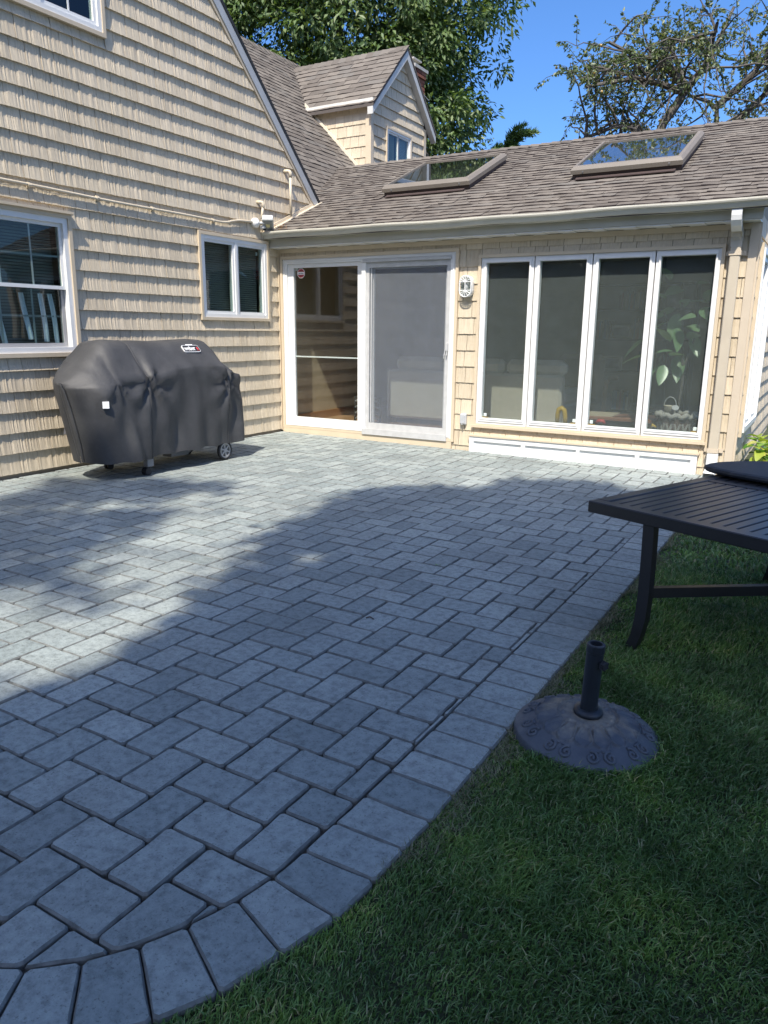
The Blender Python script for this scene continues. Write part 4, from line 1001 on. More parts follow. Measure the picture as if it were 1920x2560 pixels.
# end faces: subdivided fans towards each end's middle line
for j, side in ((0, -1), (len(ys) - 1, 1)):
    sec = [V[j * nP + i] for i in range(nP)]; lay = [[j * nP + i for i in range(nP)]]
    for t, bulge in ((0.25, 0.006 if side < 0 else 0.02), (0.6, 0.010 if side < 0 else 0.03), (0.98, 0.008 if side < 0 else 0.03)):
        row = []
        for (x, y, z) in sec:
            mx = 0.5 * (XB + XF_); xx = x + (mx - x) * t; zz = z
            fold = 0.004 * math.sin(xx * 26 + z * 3) + 0.004 * math.sin(xx * 11 + 1)
            row.append(len(V)); V.append((xx, y + side * (bulge * (0.55 + 0.45 * math.sin(min(1, max(0, (z - 0.15) / 0.7)) * 2.4)) * (1.0 if z < 0.86 else 0.4) + fold * (z < 0.9)), zz))
        lay.append(row)
    for a, b in zip(lay[:-1], lay[1:]):
        for i in range(nP - 1): F.append((a[i], a[i + 1], b[i + 1], b[i]) if side < 0 else (a[i + 1], a[i], b[i], b[i + 1]))
mb = MB(); mb.add(V, F); cover = mb.build('cover', M_COVER, grill, smooth=True)
# stitched seams (raised piping)
for ysm in (-3.065, -2.05):
    j_ = min(range(len(ys)), key=lambda q_: abs(ys[q_] - ysm)); pts = [tuple(Vector(V[j_ * nP + i]) + Vector((0.003, 0, 0.001))) for i in range(25)]
    MB().tube(pts, 0.0042, 6).build('seam', M_COVER, cover)
# printed logo patch on the lid slope
def cover_frame(y, i0, i1, f):
    (xa, za), (xb_, zb) = cover_section(y)[i0], cover_section(y)[i1]; x, z = xa + (xb_ - xa) * f, za + (zb - za) * f
    up = Vector((xb_ - xa, 0, zb - za)).normalized(); right = Vector((0, 1, 0)); n = right.cross(up).normalized()
    M = Matrix.Identity(4)
    for k in range(3): M[k][0], M[k][1], M[k][2], M[k][3] = right[k], up[k], n[k], (x, y, z)[k]
    return M
LM = cover_frame(-2.375, 18, 19, 0.55)
LM = LM @ Matrix.Translation((0, 0, 0.012))
def rrect(w, h, c): return [(-w + c, -h), (w - c, -h), (w, -h + c), (w, h - c), (w - c, h), (-w + c, h), (-w, h - c), (-w, -h + c)]
lp = MB().prism(rrect(0.106, 0.041, 0.012), 'z', -0.014, 0.0).build('logo_patch', M_PAPER, cover, LM)
MB().prism(rrect(0.1015, 0.0365, 0.010), 'z', 0.0001, 0.0012).build('logo_field', M_INK, lp, LM)
MB().box(-0.045, 0.045, 0.040, 0.052, -0.002, 0.0004).build('logo_rim', M_PAPER, lp, LM)
def text_mesh(txt, size, mat, name, parent, M, sx=1.0):
    cu_ = bpy.data.curves.new(name, 'FONT'); cu_.body = txt; cu_.size = size; cu_.extrude = 0.0012; cu_.align_x = 'CENTER'; cu_.align_y = 'CENTER'; cu_.offset = size * 0.012
    tmp = bpy.data.objects.new('tmp_text', cu_); COL.objects.link(tmp); bpy.context.view_layer.update()
    me = bpy.data.meshes.new_from_object(tmp.evaluated_get(bpy.context.evaluated_depsgraph_get())); bpy.data.objects.remove(tmp); bpy.data.curves.remove(cu_)
    me.name = name; me.materials.clear(); me.materials.append(mat); me.transform(Matrix.Diagonal((sx, 1.15, 1, 1)))
    return link(bpy.data.objects.new(name, me), parent, M)
text_mesh('weber', 0.064, M_PAPER, 'logo_lettering', lp, LM @ Matrix.Translation((-0.022, -0.001, 0.0022)), 0.86)
mb = MB(); mb.prism([(0.066, -0.004), (0.070, -0.014), (0.078, -0.018), (0.086, -0.014), (0.090, -0.004), (0.090, 0.004), (0.084, 0.013), (0.078, 0.016), (0.072, 0.013), (0.066, 0.004)], 'z', 0.0014, 0.0026)
mb.prism([(0.070, -0.016), (0.074, -0.017), (0.071, -0.030), (0.068, -0.030)], 'z', 0.0014, 0.0026); mb.prism([(0.084, -0.016), (0.088, -0.015), (0.091, -0.030), (0.088, -0.030)], 'z', 0.0014, 0.0026)
mb.build('kettle_mark', M_RED2, lp, LM)
# care label on the end face, grey pull strap at the back corner
CL = frame((0.905, -3.520, 0.665)) @ Matrix.Rotation(math.radians(52), 4, 'Z')
MB().box(-0.026, 0.026, -0.040, -0.004, -0.028, 0.028).build('care_label', M_PAPER, cover, CL)
mb = MB(); mb.add([(0.30, -3.47, 0.66), (0.30, -3.42, 0.60), (0.30, -3.44, 0.57), (0.30, -3.465, 0.56)], [(0, 1, 2, 3)]); mb.add([(0.30, -3.465, 0.56), (0.30, -3.455, 0.56), (0.30, -3.450, 0.36), (0.30, -3.505, 0.37), (0.30, -3.485, 0.44)], [(0, 1, 2, 3, 4)])
mb.build('pull_strap', plain('grey_strap', (0.36, 0.36, 0.38), 0.7), grill)
for (x, y) in ((0.86, -3.06), (0.36, -3.06)):
    lg = MB().bbox(x - 0.028, x + 0.028, y - 0.038, y + 0.038, 0.075 + gz(x), 0.30, 0.004).build('leg', M_GREY, grill)
    cz_ = gz(x) + 0.034
    mb = MB()
    for s_ in (-0.018, 0.018):
        ring = [(x + s_, y - 0.03 + 0.034 * math.cos(t * PI / 8), cz_ + 0.034 * math.sin(t * PI / 8)) for t in range(16)]
        mb.add([(p[0] - 0.011, p[1], p[2]) for p in ring] + [(p[0] + 0.011, p[1], p[2]) for p in ring], [tuple(range(16))[::-1], tuple(range(16, 32))] + [(i, (i + 1) % 16, 16 + (i + 1) % 16, 16 + i) for i in range(16)])
    mb.box(x - 0.007, x + 0.007, y - 0.035, y + 0.01, cz_, cz_ + 0.052); mb.build('caster', M_RUBBER, grill)
for (x, y) in ((0.885, -2.08), (0.36, -2.08)):
    MB().bbox(x - 0.055, x - 0.012, y - 0.035, y + 0.035, 0.10, 0.32, 0.004).build('leg', M_GREY, grill)
    zc = gz(x) + 0.098; wl = MB(); n = 28
    def circ(rad, xo): return [(x + xo, y + rad * math.cos(2 * PI * k / n), zc + rad * math.sin(2 * PI * k / n)) for k in range(n)]
    rg = [circ(0.076, -0.016), circ(0.091, -0.018), circ(0.098, -0.010), circ(0.098, 0.010), circ(0.091, 0.018), circ(0.076, 0.016), circ(0.076, -0.016)]
    wl.add([p for q_ in rg for p in q_], [(i * n + k, i * n + (k + 1) % n, (i + 1) * n + (k + 1) % n, (i + 1) * n + k) for i in range(6) for k in range(n)])
    wheel = wl.build('wheel', M_RUBBER, grill, smooth=True)
    rm = MB(); rg = [circ(0.0755, -0.012), circ(0.0755, 0.013), circ(0.062, 0.013), circ(0.062, -0.012)]
    rm.add([p for q_ in rg for p in q_], [(i * n + k, i * n + (k + 1) % n, (i + 1) * n + (k + 1) % n, (i + 1) * n + k) for i in range(3) for k in range(n)])
    rm.prism([(y + 0.02 * math.cos(2 * PI * k / 12), zc + 0.02 * math.sin(2 * PI * k / 12)) for k in range(12)], 'x', x - 0.012, x + 0.016)
    for k in range(6):
        A = Matrix.Translation((x, y, zc)) @ Matrix.Rotation(k * PI / 3 + 0.2, 4, 'X'); rm.box(-0.008, 0.012, -0.0075, 0.0085, 0.015, 0.066, 0, A)
    rm.build('rim', plain('grey_wheel_rim', (0.33, 0.33, 0.33), 0.45), wheel)
MB().box(0.345, 0.83, -3.02, -2.10, 0.20, 0.225).box(0.5, 0.62, -2.55, -2.32, 0.06, 0.2).build('bottom_shelf', M_GREY, grill)

# ------------------------------------------------------------------ patio table and tray
TO = Vector((5.242, -4.507, 0.565)); TA = math.radians(-22)
FT = Matrix.Translation(TO) @ Matrix.Rotation(TA, 4, 'Z')          # x along the near edge, y towards the house
table = thing('patio_table', 'low dark brown metal patio table with slatted top on the lawn edge', 'table', TO - Vector((0, 0, 0.61)), TA)
TW, TL = 1.50, 1.46
mb = MB(); mb.bbox(0, TW, 0, 0.062, -0.052, 0.0, 0.004).bbox(0, 0.062, 0.062, TL - 0.062, -0.052, 0.0, 0.004).bbox(TW - 0.062, TW, 0.062, TL - 0.062, -0.052, 0.0, 0.004).bbox(0, TW, TL - 0.062, TL, -0.052, 0.0, 0.004)
mb.bbox(0.062, TW - 0.062, 0.885, 0.945, -0.040, -0.0012, 0.003); mb.build('frame', M_TABLE, table, FT)
ns = 26; sw = (TW - 0.124) / ns
for (y0, y1) in ((0.067, 0.876), (0.954, TL - 0.070)):
    for k in range(ns):
        x0 = 0.062 + k * sw; MB().bbox(x0 + 0.0042, x0 + sw - 0.0042, y0, y1, -0.022, -0.0035, 0.0025).build('slat', M_TABLE, table, FT)
MB().box(0.062, TW - 0.062, 0.30, 0.34, -0.045, -0.023).box(0.062, TW - 0.062, 0.62, 0.66, -0.045, -0.023).build('cross_bar', M_TABLE, table, FT)
def leg(x, y, kx, ky):
    zg = -0.615; mb = MB(); P = [(0, -0.052), (0.003, -0.2), (0.004, -0.36), (0.0, -0.47), (-0.012, -0.55), (-0.032, zg)]
    for (t, z), (t2, z2) in zip(P[:-1], P[1:]):
        pass
    V = []
    for t, z in P:
        cx, cy = x - kx * (-t), y - ky * (-t)
        w = 0.026 if z > -0.5 else 0.024
        V += [(cx - w, cy - 0.018, z), (cx + w, cy - 0.018, z), (cx + w, cy + 0.018, z), (cx - w, cy + 0.018, z)]
    F = [(0, 3, 2, 1), (20, 21, 22, 23)] + [(4 * i + j, 4 * i + (j + 1) % 4, 4 * i + 4 + (j + 1) % 4, 4 * i + 4 + j) for i in range(5) for j in range(4)]
    mb.add(V, F); return mb.build('leg', M_TABLE, table, FT)
LEGS = ((0.30, 0.035, 1, 0.3), (TW - 0.30, 0.035, -1, 0.3), (0.22, TL - 0.05, 1, -0.3), (TW - 0.22, TL - 0.05, -1, -0.3))
for a in LEGS: leg(*a)
cxy = (TW / 2, TL / 2)
for (x, y, kx, ky) in LEGS:
    pts = [(x + (cxy[0] - x) * t, y + (cxy[1] - y) * t, -0.352 + 0.05 * max(0, (t - 0.72) / 0.28) ** 2) for t in (0.03, 0.3, 0.6, 0.72, 0.80, 0.88, 0.96)]
    mb = MB(); V = []
    dr = Vector((cxy[0] - x, cxy[1] - y)).normalized(); sd = Vector((-dr.y, dr.x)) * 0.016
    for p in pts: V += [(p[0] - sd.x, p[1] - sd.y, p[2] - 0.022), (p[0] + sd.x, p[1] + sd.y, p[2] - 0.022), (p[0] + sd.x, p[1] + sd.y, p[2] + 0.022), (p[0] - sd.x, p[1] - sd.y, p[2] + 0.022)]
    n = len(pts); mb.add(V, [(0, 3, 2, 1), tuple(4 * (n - 1) + j for j in range(4))] + [(4 * i + j, 4 * i + (j + 1) % 4, 4 * i + 4 + (j + 1) % 4, 4 * i + 4 + j) for i in range(n - 1) for j in range(4)])
    mb.build('stretcher', M_TABLE, table, FT)
LIDP = [(5.574, -3.428), (5.590, -3.360), (5.628, -3.285), (5.695, -3.212), (5.780, -3.150), (5.880, -3.100), (6.05, -3.06), (6.25, -3.07), (6.42, -3.16), (6.52, -3.34), (6.50, -3.54), (6.40, -3.70), (6.25, -3.775), (6.08, -3.755), (5.905, -3.700), (5.735, -3.615), (5.640, -3.545), (5.590, -3.485)]
lc = Vector((6.05, -3.42)); mb = MB(); nl = len(LIDP); V = []
for ins, z in ((0.022, 0.570), (0.004, 0.577), (0.0, 0.588), (0.006, 0.599), (0.030, 0.604)):
    for p in LIDP: q = Vector(p) + (lc - Vector(p)).normalized() * ins; V.append((q.x, q.y, z))
F = [tuple(range(nl))[::-1], tuple(range(4 * nl, 5 * nl))] + [(i * nl + k, i * nl + (k + 1) % nl, (i + 1) * nl + (k + 1) % nl, (i + 1) * nl + k) for i in range(4) for k in range(nl)]
mb.add(V, F); tag(mb.build('table_lid', M_TRAY), 'thick dark wood-grained board with rounded corners lying on the slatted table', 'board')

# ------------------------------------------------------------------ umbrella base on the grass
UB = Vector((5.530, -5.415, -0.062))
ub = thing('umbrella_base', 'dark ornate round umbrella stand with a short pole, on the grass', 'umbrella base', UB)
nr, na = 110, 448; RB = 0.247; V, F = [], []
def dome(rad, a):
    t = rad / RB; z = 0.022 + 0.074 * (1 - t ** 2.0) - 0.01 * max(0, (0.28 - t)) * 3
    if t > 0.965: z -= 0.055 * ((t - 0.965) / 0.035) ** 2 * 0.6
    # raised ring and dots
    z += 0.008 * math.exp(-((rad - 0.101) / 0.0042) ** 2)
    if 0.070 < rad < 0.096:
        ka = round(a / (2 * PI / 18)) * 2 * PI / 18; z += 0.007 * math.exp(-((rad - 0.083) ** 2 + (rad * (a - ka)) ** 2) / 0.0055 ** 2)
    # petals: 16 lobes with a rim line
    np_ = 16; pa = (a / (2 * PI / np_)) % 1.0 - 0.5
    if 0.104 < rad < 0.178:
        s = (rad - 0.104) / 0.070; half = 0.46 * math.sqrt(max(0.0, 1 - max(0.0, (s - 0.62) / 0.38) ** 2)) if s > 0.62 else 0.46 * (0.72 + 0.28 * s / 0.62)
        if s < 1.0:
            e = abs(abs(pa) - half) * (2 * PI / np_) * rad; z += 0.0115 * math.exp(-(e / 0.0042) ** 2)
            if abs(pa) < half: z += 0.0035 * min(1.0, (half - abs(pa)) * 8)
    return z
for i in range(nr + 1):
    rad = 0.03 + (RB - 0.03) * i / nr
    for k in range(na): 
        a = 2 * PI * k / na; V.append((rad * math.cos(a), rad * math.sin(a), dome(rad, a)))
for i in range(nr):
    for k in range(na): F.append((i * na + k, (i + 1) * na + k, (i + 1) * na + (k + 1) % na, i * na + (k + 1) % na))
for k in range(na): V.append((RB * math.cos(2 * PI * k / na), RB * math.sin(2 * PI * k / na), -0.02))
F += [(nr * na + k, (nr + 1) * na + k, (nr + 1) * na + (k + 1) % na, nr * na + (k + 1) % na) for k in range(na)]
mb = MB(); mb.add(V, F); MU = Matrix.Translation(UB) @ Matrix.Rotation(0.035, 4, 'Y'); dm = mb.build('base_plate', M_BASE, ub, MU, smooth=True)
def dz_(x, y): return dome(min(RB - 0.002, math.hypot(x, y)), math.atan2(y, x))
for k in range(9):                                            # pairs of scrolls round the rim
    th0 = k * 2 * PI / 9 + 0.33
    for sg in (-1, 1):
        c0 = th0 + sg * 0.145; cx, cy = 0.203 * math.cos(c0), 0.205 * math.sin(c0); pts = []
        for i in range(30):
            t = i / 29; rr_ = 0.003 + 0.0185 * t; an = th0 + PI + sg * (2.6 - t * 9.0) ; x, y = cx + rr_ * math.cos(an), cy + rr_ * math.sin(an); pts.append((x, y, dz_(x, y) + 0.001))
        for i in range(1, 7):
            t = i / 6; x0, y0, _ = pts[29]; tx, ty = 0.183 * math.cos(th0 + sg * 0.02), 0.183 * math.sin(th0 + sg * 0.02); x, y = x0 + (tx - x0) * t, y0 + (ty - y0) * t; pts.append((x, y, dz_(x, y) + 0.001))
        MB().tube(pts, [0.0056] * 30 + [0.0054 - 0.0004 * i for i in range(6)], 6).build('scroll', M_BASE, dm, MU, smooth=True)
mb = MB(); mb.lathe([(0.0, 0.098), (0.048, 0.092), (0.050, 0.100), (0.047, 0.108), (0.036, 0.112), (0.030, 0.113)], 28); mb.build('collar', M_POLE, ub, MU, smooth=True)
mb = MB(); mb.lathe([(0.0285, 0.10), (0.0285, 0.318), (0.0305, 0.320), (0.0305, 0.345), (0.0285, 0.348), (0.0205, 0.348), (0.0205, 0.12)], 28); mb.build('pole', M_POLE, ub, MU)
KM = MU @ Matrix.Translation((0, 0, 0.285)) @ Matrix.Rotation(math.radians(-28), 4, 'Z') @ Matrix.Rotation(PI / 2, 4, 'Y')
mb = MB(); mb.lathe([(0.006, 0.026), (0.006, 0.036)], 8); mb.lathe([(0.0, 0.034), (0.014, 0.034), (0.015, 0.037), (0.015, 0.048), (0.012, 0.051), (0.0, 0.051)], 12)
for k in range(6): mb.add([(0.0155 * math.cos(k * PI / 3 + q_), 0.0155 * math.sin(k * PI / 3 + q_), z) for z in (0.035, 0.050) for q_ in (-0.2, 0.2)] + [(0.0185 * math.cos(k * PI / 3), 0.0185 * math.sin(k * PI / 3), z) for z in (0.035, 0.050)], [(0, 4, 5, 2), (4, 1, 3, 5), (2, 5, 3), (0, 1, 4)])
mb.build('knob', M_RUBBER, ub, KM)

# ------------------------------------------------------------------ fittings on the walls
def stadium(w, h, n=10): # half width, half height
    s = h - w; return [(w * math.cos(PI * k / n), s + w * math.sin(PI * k / n)) for k in range(n + 1)] + [(w * math.cos(PI + PI * k / n), -s + w * math.sin(PI + PI * k / n)) for k in range(n + 1)]
lamp = thing('wall_lamp', 'white oval caged wall lamp between the sliding door and the tall windows', 'wall lamp', (2.600, 0, 1.765))
LMx = Matrix.Translation((2.600, 0, 1.765))
MB().prism(stadium(0.070, 0.113), 'y', -0.060, -0.016).build('housing', M_WHITE, lamp, LMx)
MB().prism(stadium(0.056, 0.098), 'y', -0.092, -0.0605).build('lens', glass_mat('lamp_lens', (0.75, 0.77, 0.76), 2.5), lamp, LMx)
mb = MB(); mb.lathe([(0.0, -0.045), (0.022, -0.045), (0.024, 0.0), (0.020, 0.02), (0.012, 0.05), (0.0, 0.055)], 12, 0, (0, -0.068, -0.01)); mb.build('bulb', M_PAPER, lamp, LMx, smooth=True)
mb = MB(); so2 = stadium(0.068, 0.110, 12); mb.tube([(p[0], -0.096, p[1]) for p in so2 + so2[:1]], 0.0065, 6)
for s_ in (-1, 1):
    c0 = (0, s_ * 0.044)
    for a in (-60, -30, 0, 30, 60): an = math.radians(90 + a) * s_; mb.tube([(c0[0], -0.100, c0[1]), (0.066 * math.cos(an), -0.098, s_ * 0.042 + 0.066 * math.sin(an))], 0.0042, 5)
    mb.tube([(-0.068, -0.099, s_ * 0.044), (0.068, -0.099, s_ * 0.044)], 0.005, 6)
mb.tube([(0.0, -0.100, -0.044), (0.0, -0.100, 0.044)], 0.005, 6); mb.build('cage', M_WHITE, lamp, LMx)
ob = thing('outlet_box', 'small grey outdoor outlet box low on the wall beside the door', 'outlet box', (2.605, 0, 0.33)); OM = Matrix.Translation((2.605, 0, 0.330))
MB().bbox(-0.036, 0.036, -0.055, -0.010, -0.060, 0.060, 0.006).build('box', M_LGREY, ob, OM); MB().bbox(-0.030, 0.030, -0.066, -0.0555, -0.050, 0.052, 0.005).box(-0.006, 0.006, -0.072, -0.0665, -0.062, -0.040).build('cover_flap', plain('outlet_flap', (0.45, 0.46, 0.47), 0.4), ob, OM)

M_PIPE = plain('painted_conduit', (0.60, 0.52, 0.39), 0.5, 0.05)
cd = thing('conduit', 'thin cream conduit running along the shingled wall above the windows', 'conduit', (0.03, -2.2, 2.46))
pts = [(0.036, y, 2.462 + 0.004 * math.sin(y * 3.1) - 0.006 * (y + 3)) for y in np.linspace(-5.0, -1.05, 22)] + [(0.036, -0.95, 2.462), (0.036, -0.85, 2.488), (0.036, -0.75, 2.505), (0.036, -0.62, 2.512), (0.036, -0.52, 2.515)]
MB().tube(pts, 0.0125, 8).build('pipe', M_PIPE, cd, smooth=True)
for y in (-3.42, -2.72, -2.05, -1.18): MB().tube([(0.036, y - 0.014, 2.462 - 0.006 * (y + 3)), (0.036, y + 0.014, 2.462 - 0.006 * (y + 3))], 0.0175, 8).box(0.012, 0.030, y - 0.012, y + 0.012, 2.44 - 0.006 * (y + 3), 2.486 - 0.006 * (y + 3)).build('clip', M_PIPE, cd)
mb = MB(); r = random.Random(2)
for y0, y1 in ((-3.35, -2.95), (-1.95, -1.78), (-3.9, -3.5)):
    n = 10; mb.tube([(0.030, y0 + (y1 - y0) * i / n, 2.445 - 0.006 * (y0 + 3) - 0.016 * math.sin(PI * i / n) + r.uniform(-0.004, 0.004)) for i in range(n + 1)], 0.003, 5)
mb.build('loose_cable', M_PIPE, cd)
def vent(name, label, y, z0, z1, rad, lean):
    t = thing(name, label, 'pipe', (0.06, y, z0)); mb = MB(); mb.tube([(0.085, y - lean, z0), (0.085, y, z1 - 0.03)], rad, 10); mb.build('riser', M_PIPE, t, smooth=True)
    mb = MB(); mb.tube([(0.085, y, z1 - 0.055), (0.085, y, z1 - 0.005), (0.075, y - 0.004, z1 + 0.012), (0.055, y - 0.012, z1 + 0.016), (0.0, y - 0.03, z1 + 0.016)], rad * 1.28, 10); mb.build('elbow', M_PIPE, t, smooth=True)
vent('conduit_riser', 'tall thin cream pipe with an elbow, rising from the roof flashing', 0.165, 2.66, 3.165, 0.017, 0.0)
vent('conduit_riser', 'short cream pipe with an elbow just above the floodlight', -0.375, 2.56, 2.735, 0.015, 0.035)
fl = thing('floodlight', 'white box-shaped floodlight on a round junction box above the gutter end', 'floodlight', (0.05, -0.46, 2.51))
JM = frame((0.018, -0.47, 2.512)) @ Matrix.Rotation(PI / 2, 4, 'Y')
mb = MB(); mb.lathe([(0.0, 0.075), (0.02, 0.072), (0.036, 0.055), (0.052, 0.045), (0.055, 0.03), (0.055, 0.0)], 18); mb.build('junction_box', M_WHITE, fl, JM, smooth=True)
HM = frame((0.150, -0.375, 2.525)) @ Matrix.Rotation(math.radians(35), 4, 'Z') @ Matrix.Rotation(math.radians(-38), 4, 'X')
mb = MB(); mb.bbox(-0.062, 0.062, -0.055, 0.11, 0.004, 0.062, 0.010); hd = mb.build('lamp_head', M_WHITE, fl, HM)
mb = MB(); mb.ring(-0.058, 0.058, -0.050, 0.050, 0.010, 0, 1); V = [(x, 0.112 + (y > 0.5) * 0.010, z) for x, y, z in mb.v]
HM2 = HM @ Matrix.Translation((0, 0.0, -0.0)) 
MB().bbox(-0.066, 0.066, -0.06, 0.115, -0.026, 0.0035, 0.006).build('lamp_face', plain('floodlight_grey', (0.36, 0.37, 0.36), 0.4), hd, HM)
MB().box(-0.048, 0.048, -0.040, 0.096, -0.0295, -0.0262).build('lens', plain('floodlight_lens', (0.20, 0.21, 0.20), 0.2), hd, HM)
MB().box(-0.022, 0.022, 0.005, 0.05, -0.033, -0.0296).build('emitter', plain('led_yellow', (0.55, 0.50, 0.25), 0.4), hd, HM)
MB().tube([(0.09, -0.45, 2.51), (0.12, -0.42, 2.515), (0.145, -0.39, 2.52)], 0.013, 8).build('knuckle', M_WHITE, fl)
MB().bbox(0.06, 0.11, -0.415, -0.365, 2.452, 2.487, 0.006).build('motion_sensor', M_WHITE, fl)
MB().lathe([(0.0, -0.02), (0.016, -0.014), (0.02, 0.0), (0.0, 0.0)], 10, 0, (0.098, -0.372, 2.452)).build('sensor_eye', M_BLACK, fl)
mb = MB(); r = random.Random(8)
for k in range(60):
    x, y = r.uniform(0.05, 0.30) ** 1.1, r.uniform(-0.30, -0.10); z = EAVE0 + SLOPE * y + 0.018 + r.uniform(0, 0.03); a = r.uniform(0, 6.3); l = r.uniform(0.012, 0.03)
    mb.add([(x, y, z), (x + l * math.cos(a), y + l * math.sin(a), z + r.uniform(-0.01, 0.015)), (x + l * 0.6 * math.cos(a + 1), y + l * 0.6 * math.sin(a + 1), z + 0.004)], [(0, 1, 2)])
tag(mb.build('leaves', leaf_mat('dead_leaf', (0.30, 0.14, 0.05), (0.42, 0.22, 0.08), (0.5, 0.33, 0.15), 0.7, 0.2)), kind='stuff')

# ------------------------------------------------------------------ things seen through the glass
def cushion(mb, x0, x1, y0, y1, z0, z1, b): return mb.bbox(x0, x1, y0, y1, z0, z1, b)
sofa = thing('sofa', 'pale linen sofa seen from behind through the screen door', 'sofa', (2.2, 1.2, 0.10))
cushion(MB(), 1.08, 3.42, 0.90, 1.06, 0.17, 0.80, 0.03).build('backrest', M_SOFA, sofa)
cushion(MB(), 1.08, 3.42, 1.06, 1.75, 0.17, 0.44, 0.03).build('seat', M_SOFA, sofa)
for x in (1.08, 3.22): cushion(MB(), x, x + 0.20, 1.06, 1.75, 0.44, 0.62, 0.05).build('arm', M_SOFA, sofa)
for x in (1.16, 1.93, 2.70): cushion(MB(), x, x + 0.74, 0.93, 1.12, 0.78, 0.97, 0.06).build('back_cushion', M_SOFA, sofa)
for x, y in ((1.14, 0.96), (3.36, 0.96), (1.14, 1.69), (3.36, 1.69)): MB().box(x - 0.03, x + 0.03, y - 0.03, y + 0.03, 0.10, 0.17).build('foot', M_BOOK, sofa)
MB().bbox(1.075, 1.10, 0.885, 0.899, 0.17, 0.80, 0.003).build('piping', M_SOFA, sofa)
ch_ = thing('armchair', 'tan armchair with a curved wooden arm, seen through the second tall window', 'armchair', (3.3, 2.0, 0.1))
cushion(MB(), 3.02, 3.62, 1.95, 2.10, 0.40, 1.02, 0.06).build('backrest', plain('chair_tan', (0.28, 0.22, 0.16), 0.85), ch_); cushion(MB(), 3.02, 3.62, 2.10, 2.6, 0.25, 0.50, 0.05).build('seat', plain('chair_tan2', (0.26, 0.20, 0.15), 0.85), ch_)
MB().tube([(3.66, 1.96, 0.10), (3.66, 1.96, 0.55), (3.66, 2.02, 0.68), (3.66, 2.25, 0.72), (3.66, 2.55, 0.70)], 0.03, 8).build('arm', M_WOODF, ch_)
bk = thing('bookcase', 'dark open bookcase at the back of the sunroom', 'bookcase', (3.4, 4.3, 0.1))
for x in (2.78, 4.30): MB().box(x, x + 0.04, 4.0, 4.35, 0.1, 2.0).build('side_panel', M_BOOK, bk)
for z in (0.12, 0.70, 1.18, 1.62, 1.98): MB().box(2.82, 4.30, 4.0, 4.35, z, z + 0.025).build('shelf', M_BOOK, bk)
r = random.Random(12)
BC = [plain('book_%s' % n_, c_, 0.6) for n_, c_ in (('grey', (0.24, 0.24, 0.22)), ('brown', (0.2, 0.12, 0.08)), ('cream', (0.5, 0.46, 0.38)), ('blue', (0.08, 0.12, 0.22)), ('red', (0.25, 0.06, 0.05)))]
for z, x0, x1 in ((1.205, 2.86, 3.14), (1.205, 3.50, 3.80), (1.645, 3.25, 3.55), (0.725, 3.60, 4.0), (0.145, 2.9, 3.5)):
    x = x0
    while x < x1:
        w_ = r.uniform(0.02, 0.045); bo = MB().box(x, x + w_ - 0.002, 4.04, 4.22, z, z + r.uniform(0.19, 0.30)).build('book', r.choice(BC)); tag(bo, 'book in the rows on the dark bookcase', 'book', 'books on the bookcase'); x += w_
def picture(x, y, z, w_, h_, label):
    p = thing('picture_frame', label, 'picture frame', (x, y, z)); FMx = frame((x, y, z)) @ Matrix.Rotation(-0.12, 4, 'X')
    MB().ring(-w_ / 2, w_ / 2, 0, h_, 0.035, -0.02, 0.0).build('frame', M_PAPER, p, FMx); MB().box(-w_ / 2 + 0.035, w_ / 2 - 0.035, -0.012, -0.004, 0.035, h_ - 0.035).build('print', plain('photo_print', (0.16, 0.17, 0.18), 0.4, 0.6, 18), p, FMx)
picture(3.31, 4.05, 1.206, 0.31, 0.20, 'white picture frame on the upper shelf of the bookcase'); picture(3.19, 4.05, 0.726, 0.34, 0.22, 'white picture frame on the lower shelf of the bookcase')
pl = thing('rubber_plant', 'tall rubber plant with broad leaves behind the fourth tall window', 'plant', (4.78, 0.42, 0.1))
mb = MB(); n = 24; mb.lathe([(0.0, 0.10), (0.135, 0.10), (0.165, 0.30), (0.185, 0.43), (0.19, 0.47), (0.16, 0.47), (0.15, 0.44), (0.0, 0.44)], n, 0, (4.80, 0.42, 0)); pot = mb.build('pot', M_TERRA, pl, smooth=True)
mb = MB(); mb.tube([(4.80 + (0.188 + 0.012 * math.cos(t * PI / 3)) * math.cos(2 * PI * t / 72), 0.42 + (0.188 + 0.012 * math.cos(t * PI / 3)) * math.sin(2 * PI * t / 72), 0.475 + 0.012 * math.sin(t * PI / 3)) for t in range(73)], 0.026, 8); mb.build('rope_rim', M_STONE, pot, smooth=True)
for k in range(14):
    a = 2 * PI * k / 14; mb = MB()
    for s_ in (-1, 1): mb.tube([(4.80 + 0.165 * math.cos(a + s_ * 0.16), 0.42 + 0.165 * math.sin(a + s_ * 0.16), 0.40), (4.80 + 0.168 * math.cos(a), 0.42 + 0.168 * math.sin(a), 0.30)], [0.020, 0.008], 6)
    mb.build('relief_leaf', M_STONE, pot)
M_RUBL = leaf_mat('rubber_leaf', (0.14, 0.25, 0.12), (0.20, 0.33, 0.16), (0.27, 0.40, 0.22), 0.3, 0.15)
mb = MB(); mb.tube([(4.80, 0.42, 0.44), (4.82, 0.43, 0.8), (4.79, 0.44, 1.15), (4.75, 0.42, 1.5), (4.73, 0.42, 1.78)], 0.013, 7); mb.tube([(4.80, 0.43, 0.9), (4.88, 0.44, 1.2), (4.92, 0.42, 1.55)], 0.010, 6); mb.tube([(4.79, 0.43, 1.1), (4.66, 0.44, 1.25), (4.58, 0.42, 1.5)], 0.010, 6); mb.build('stem', M_BARK, pl)
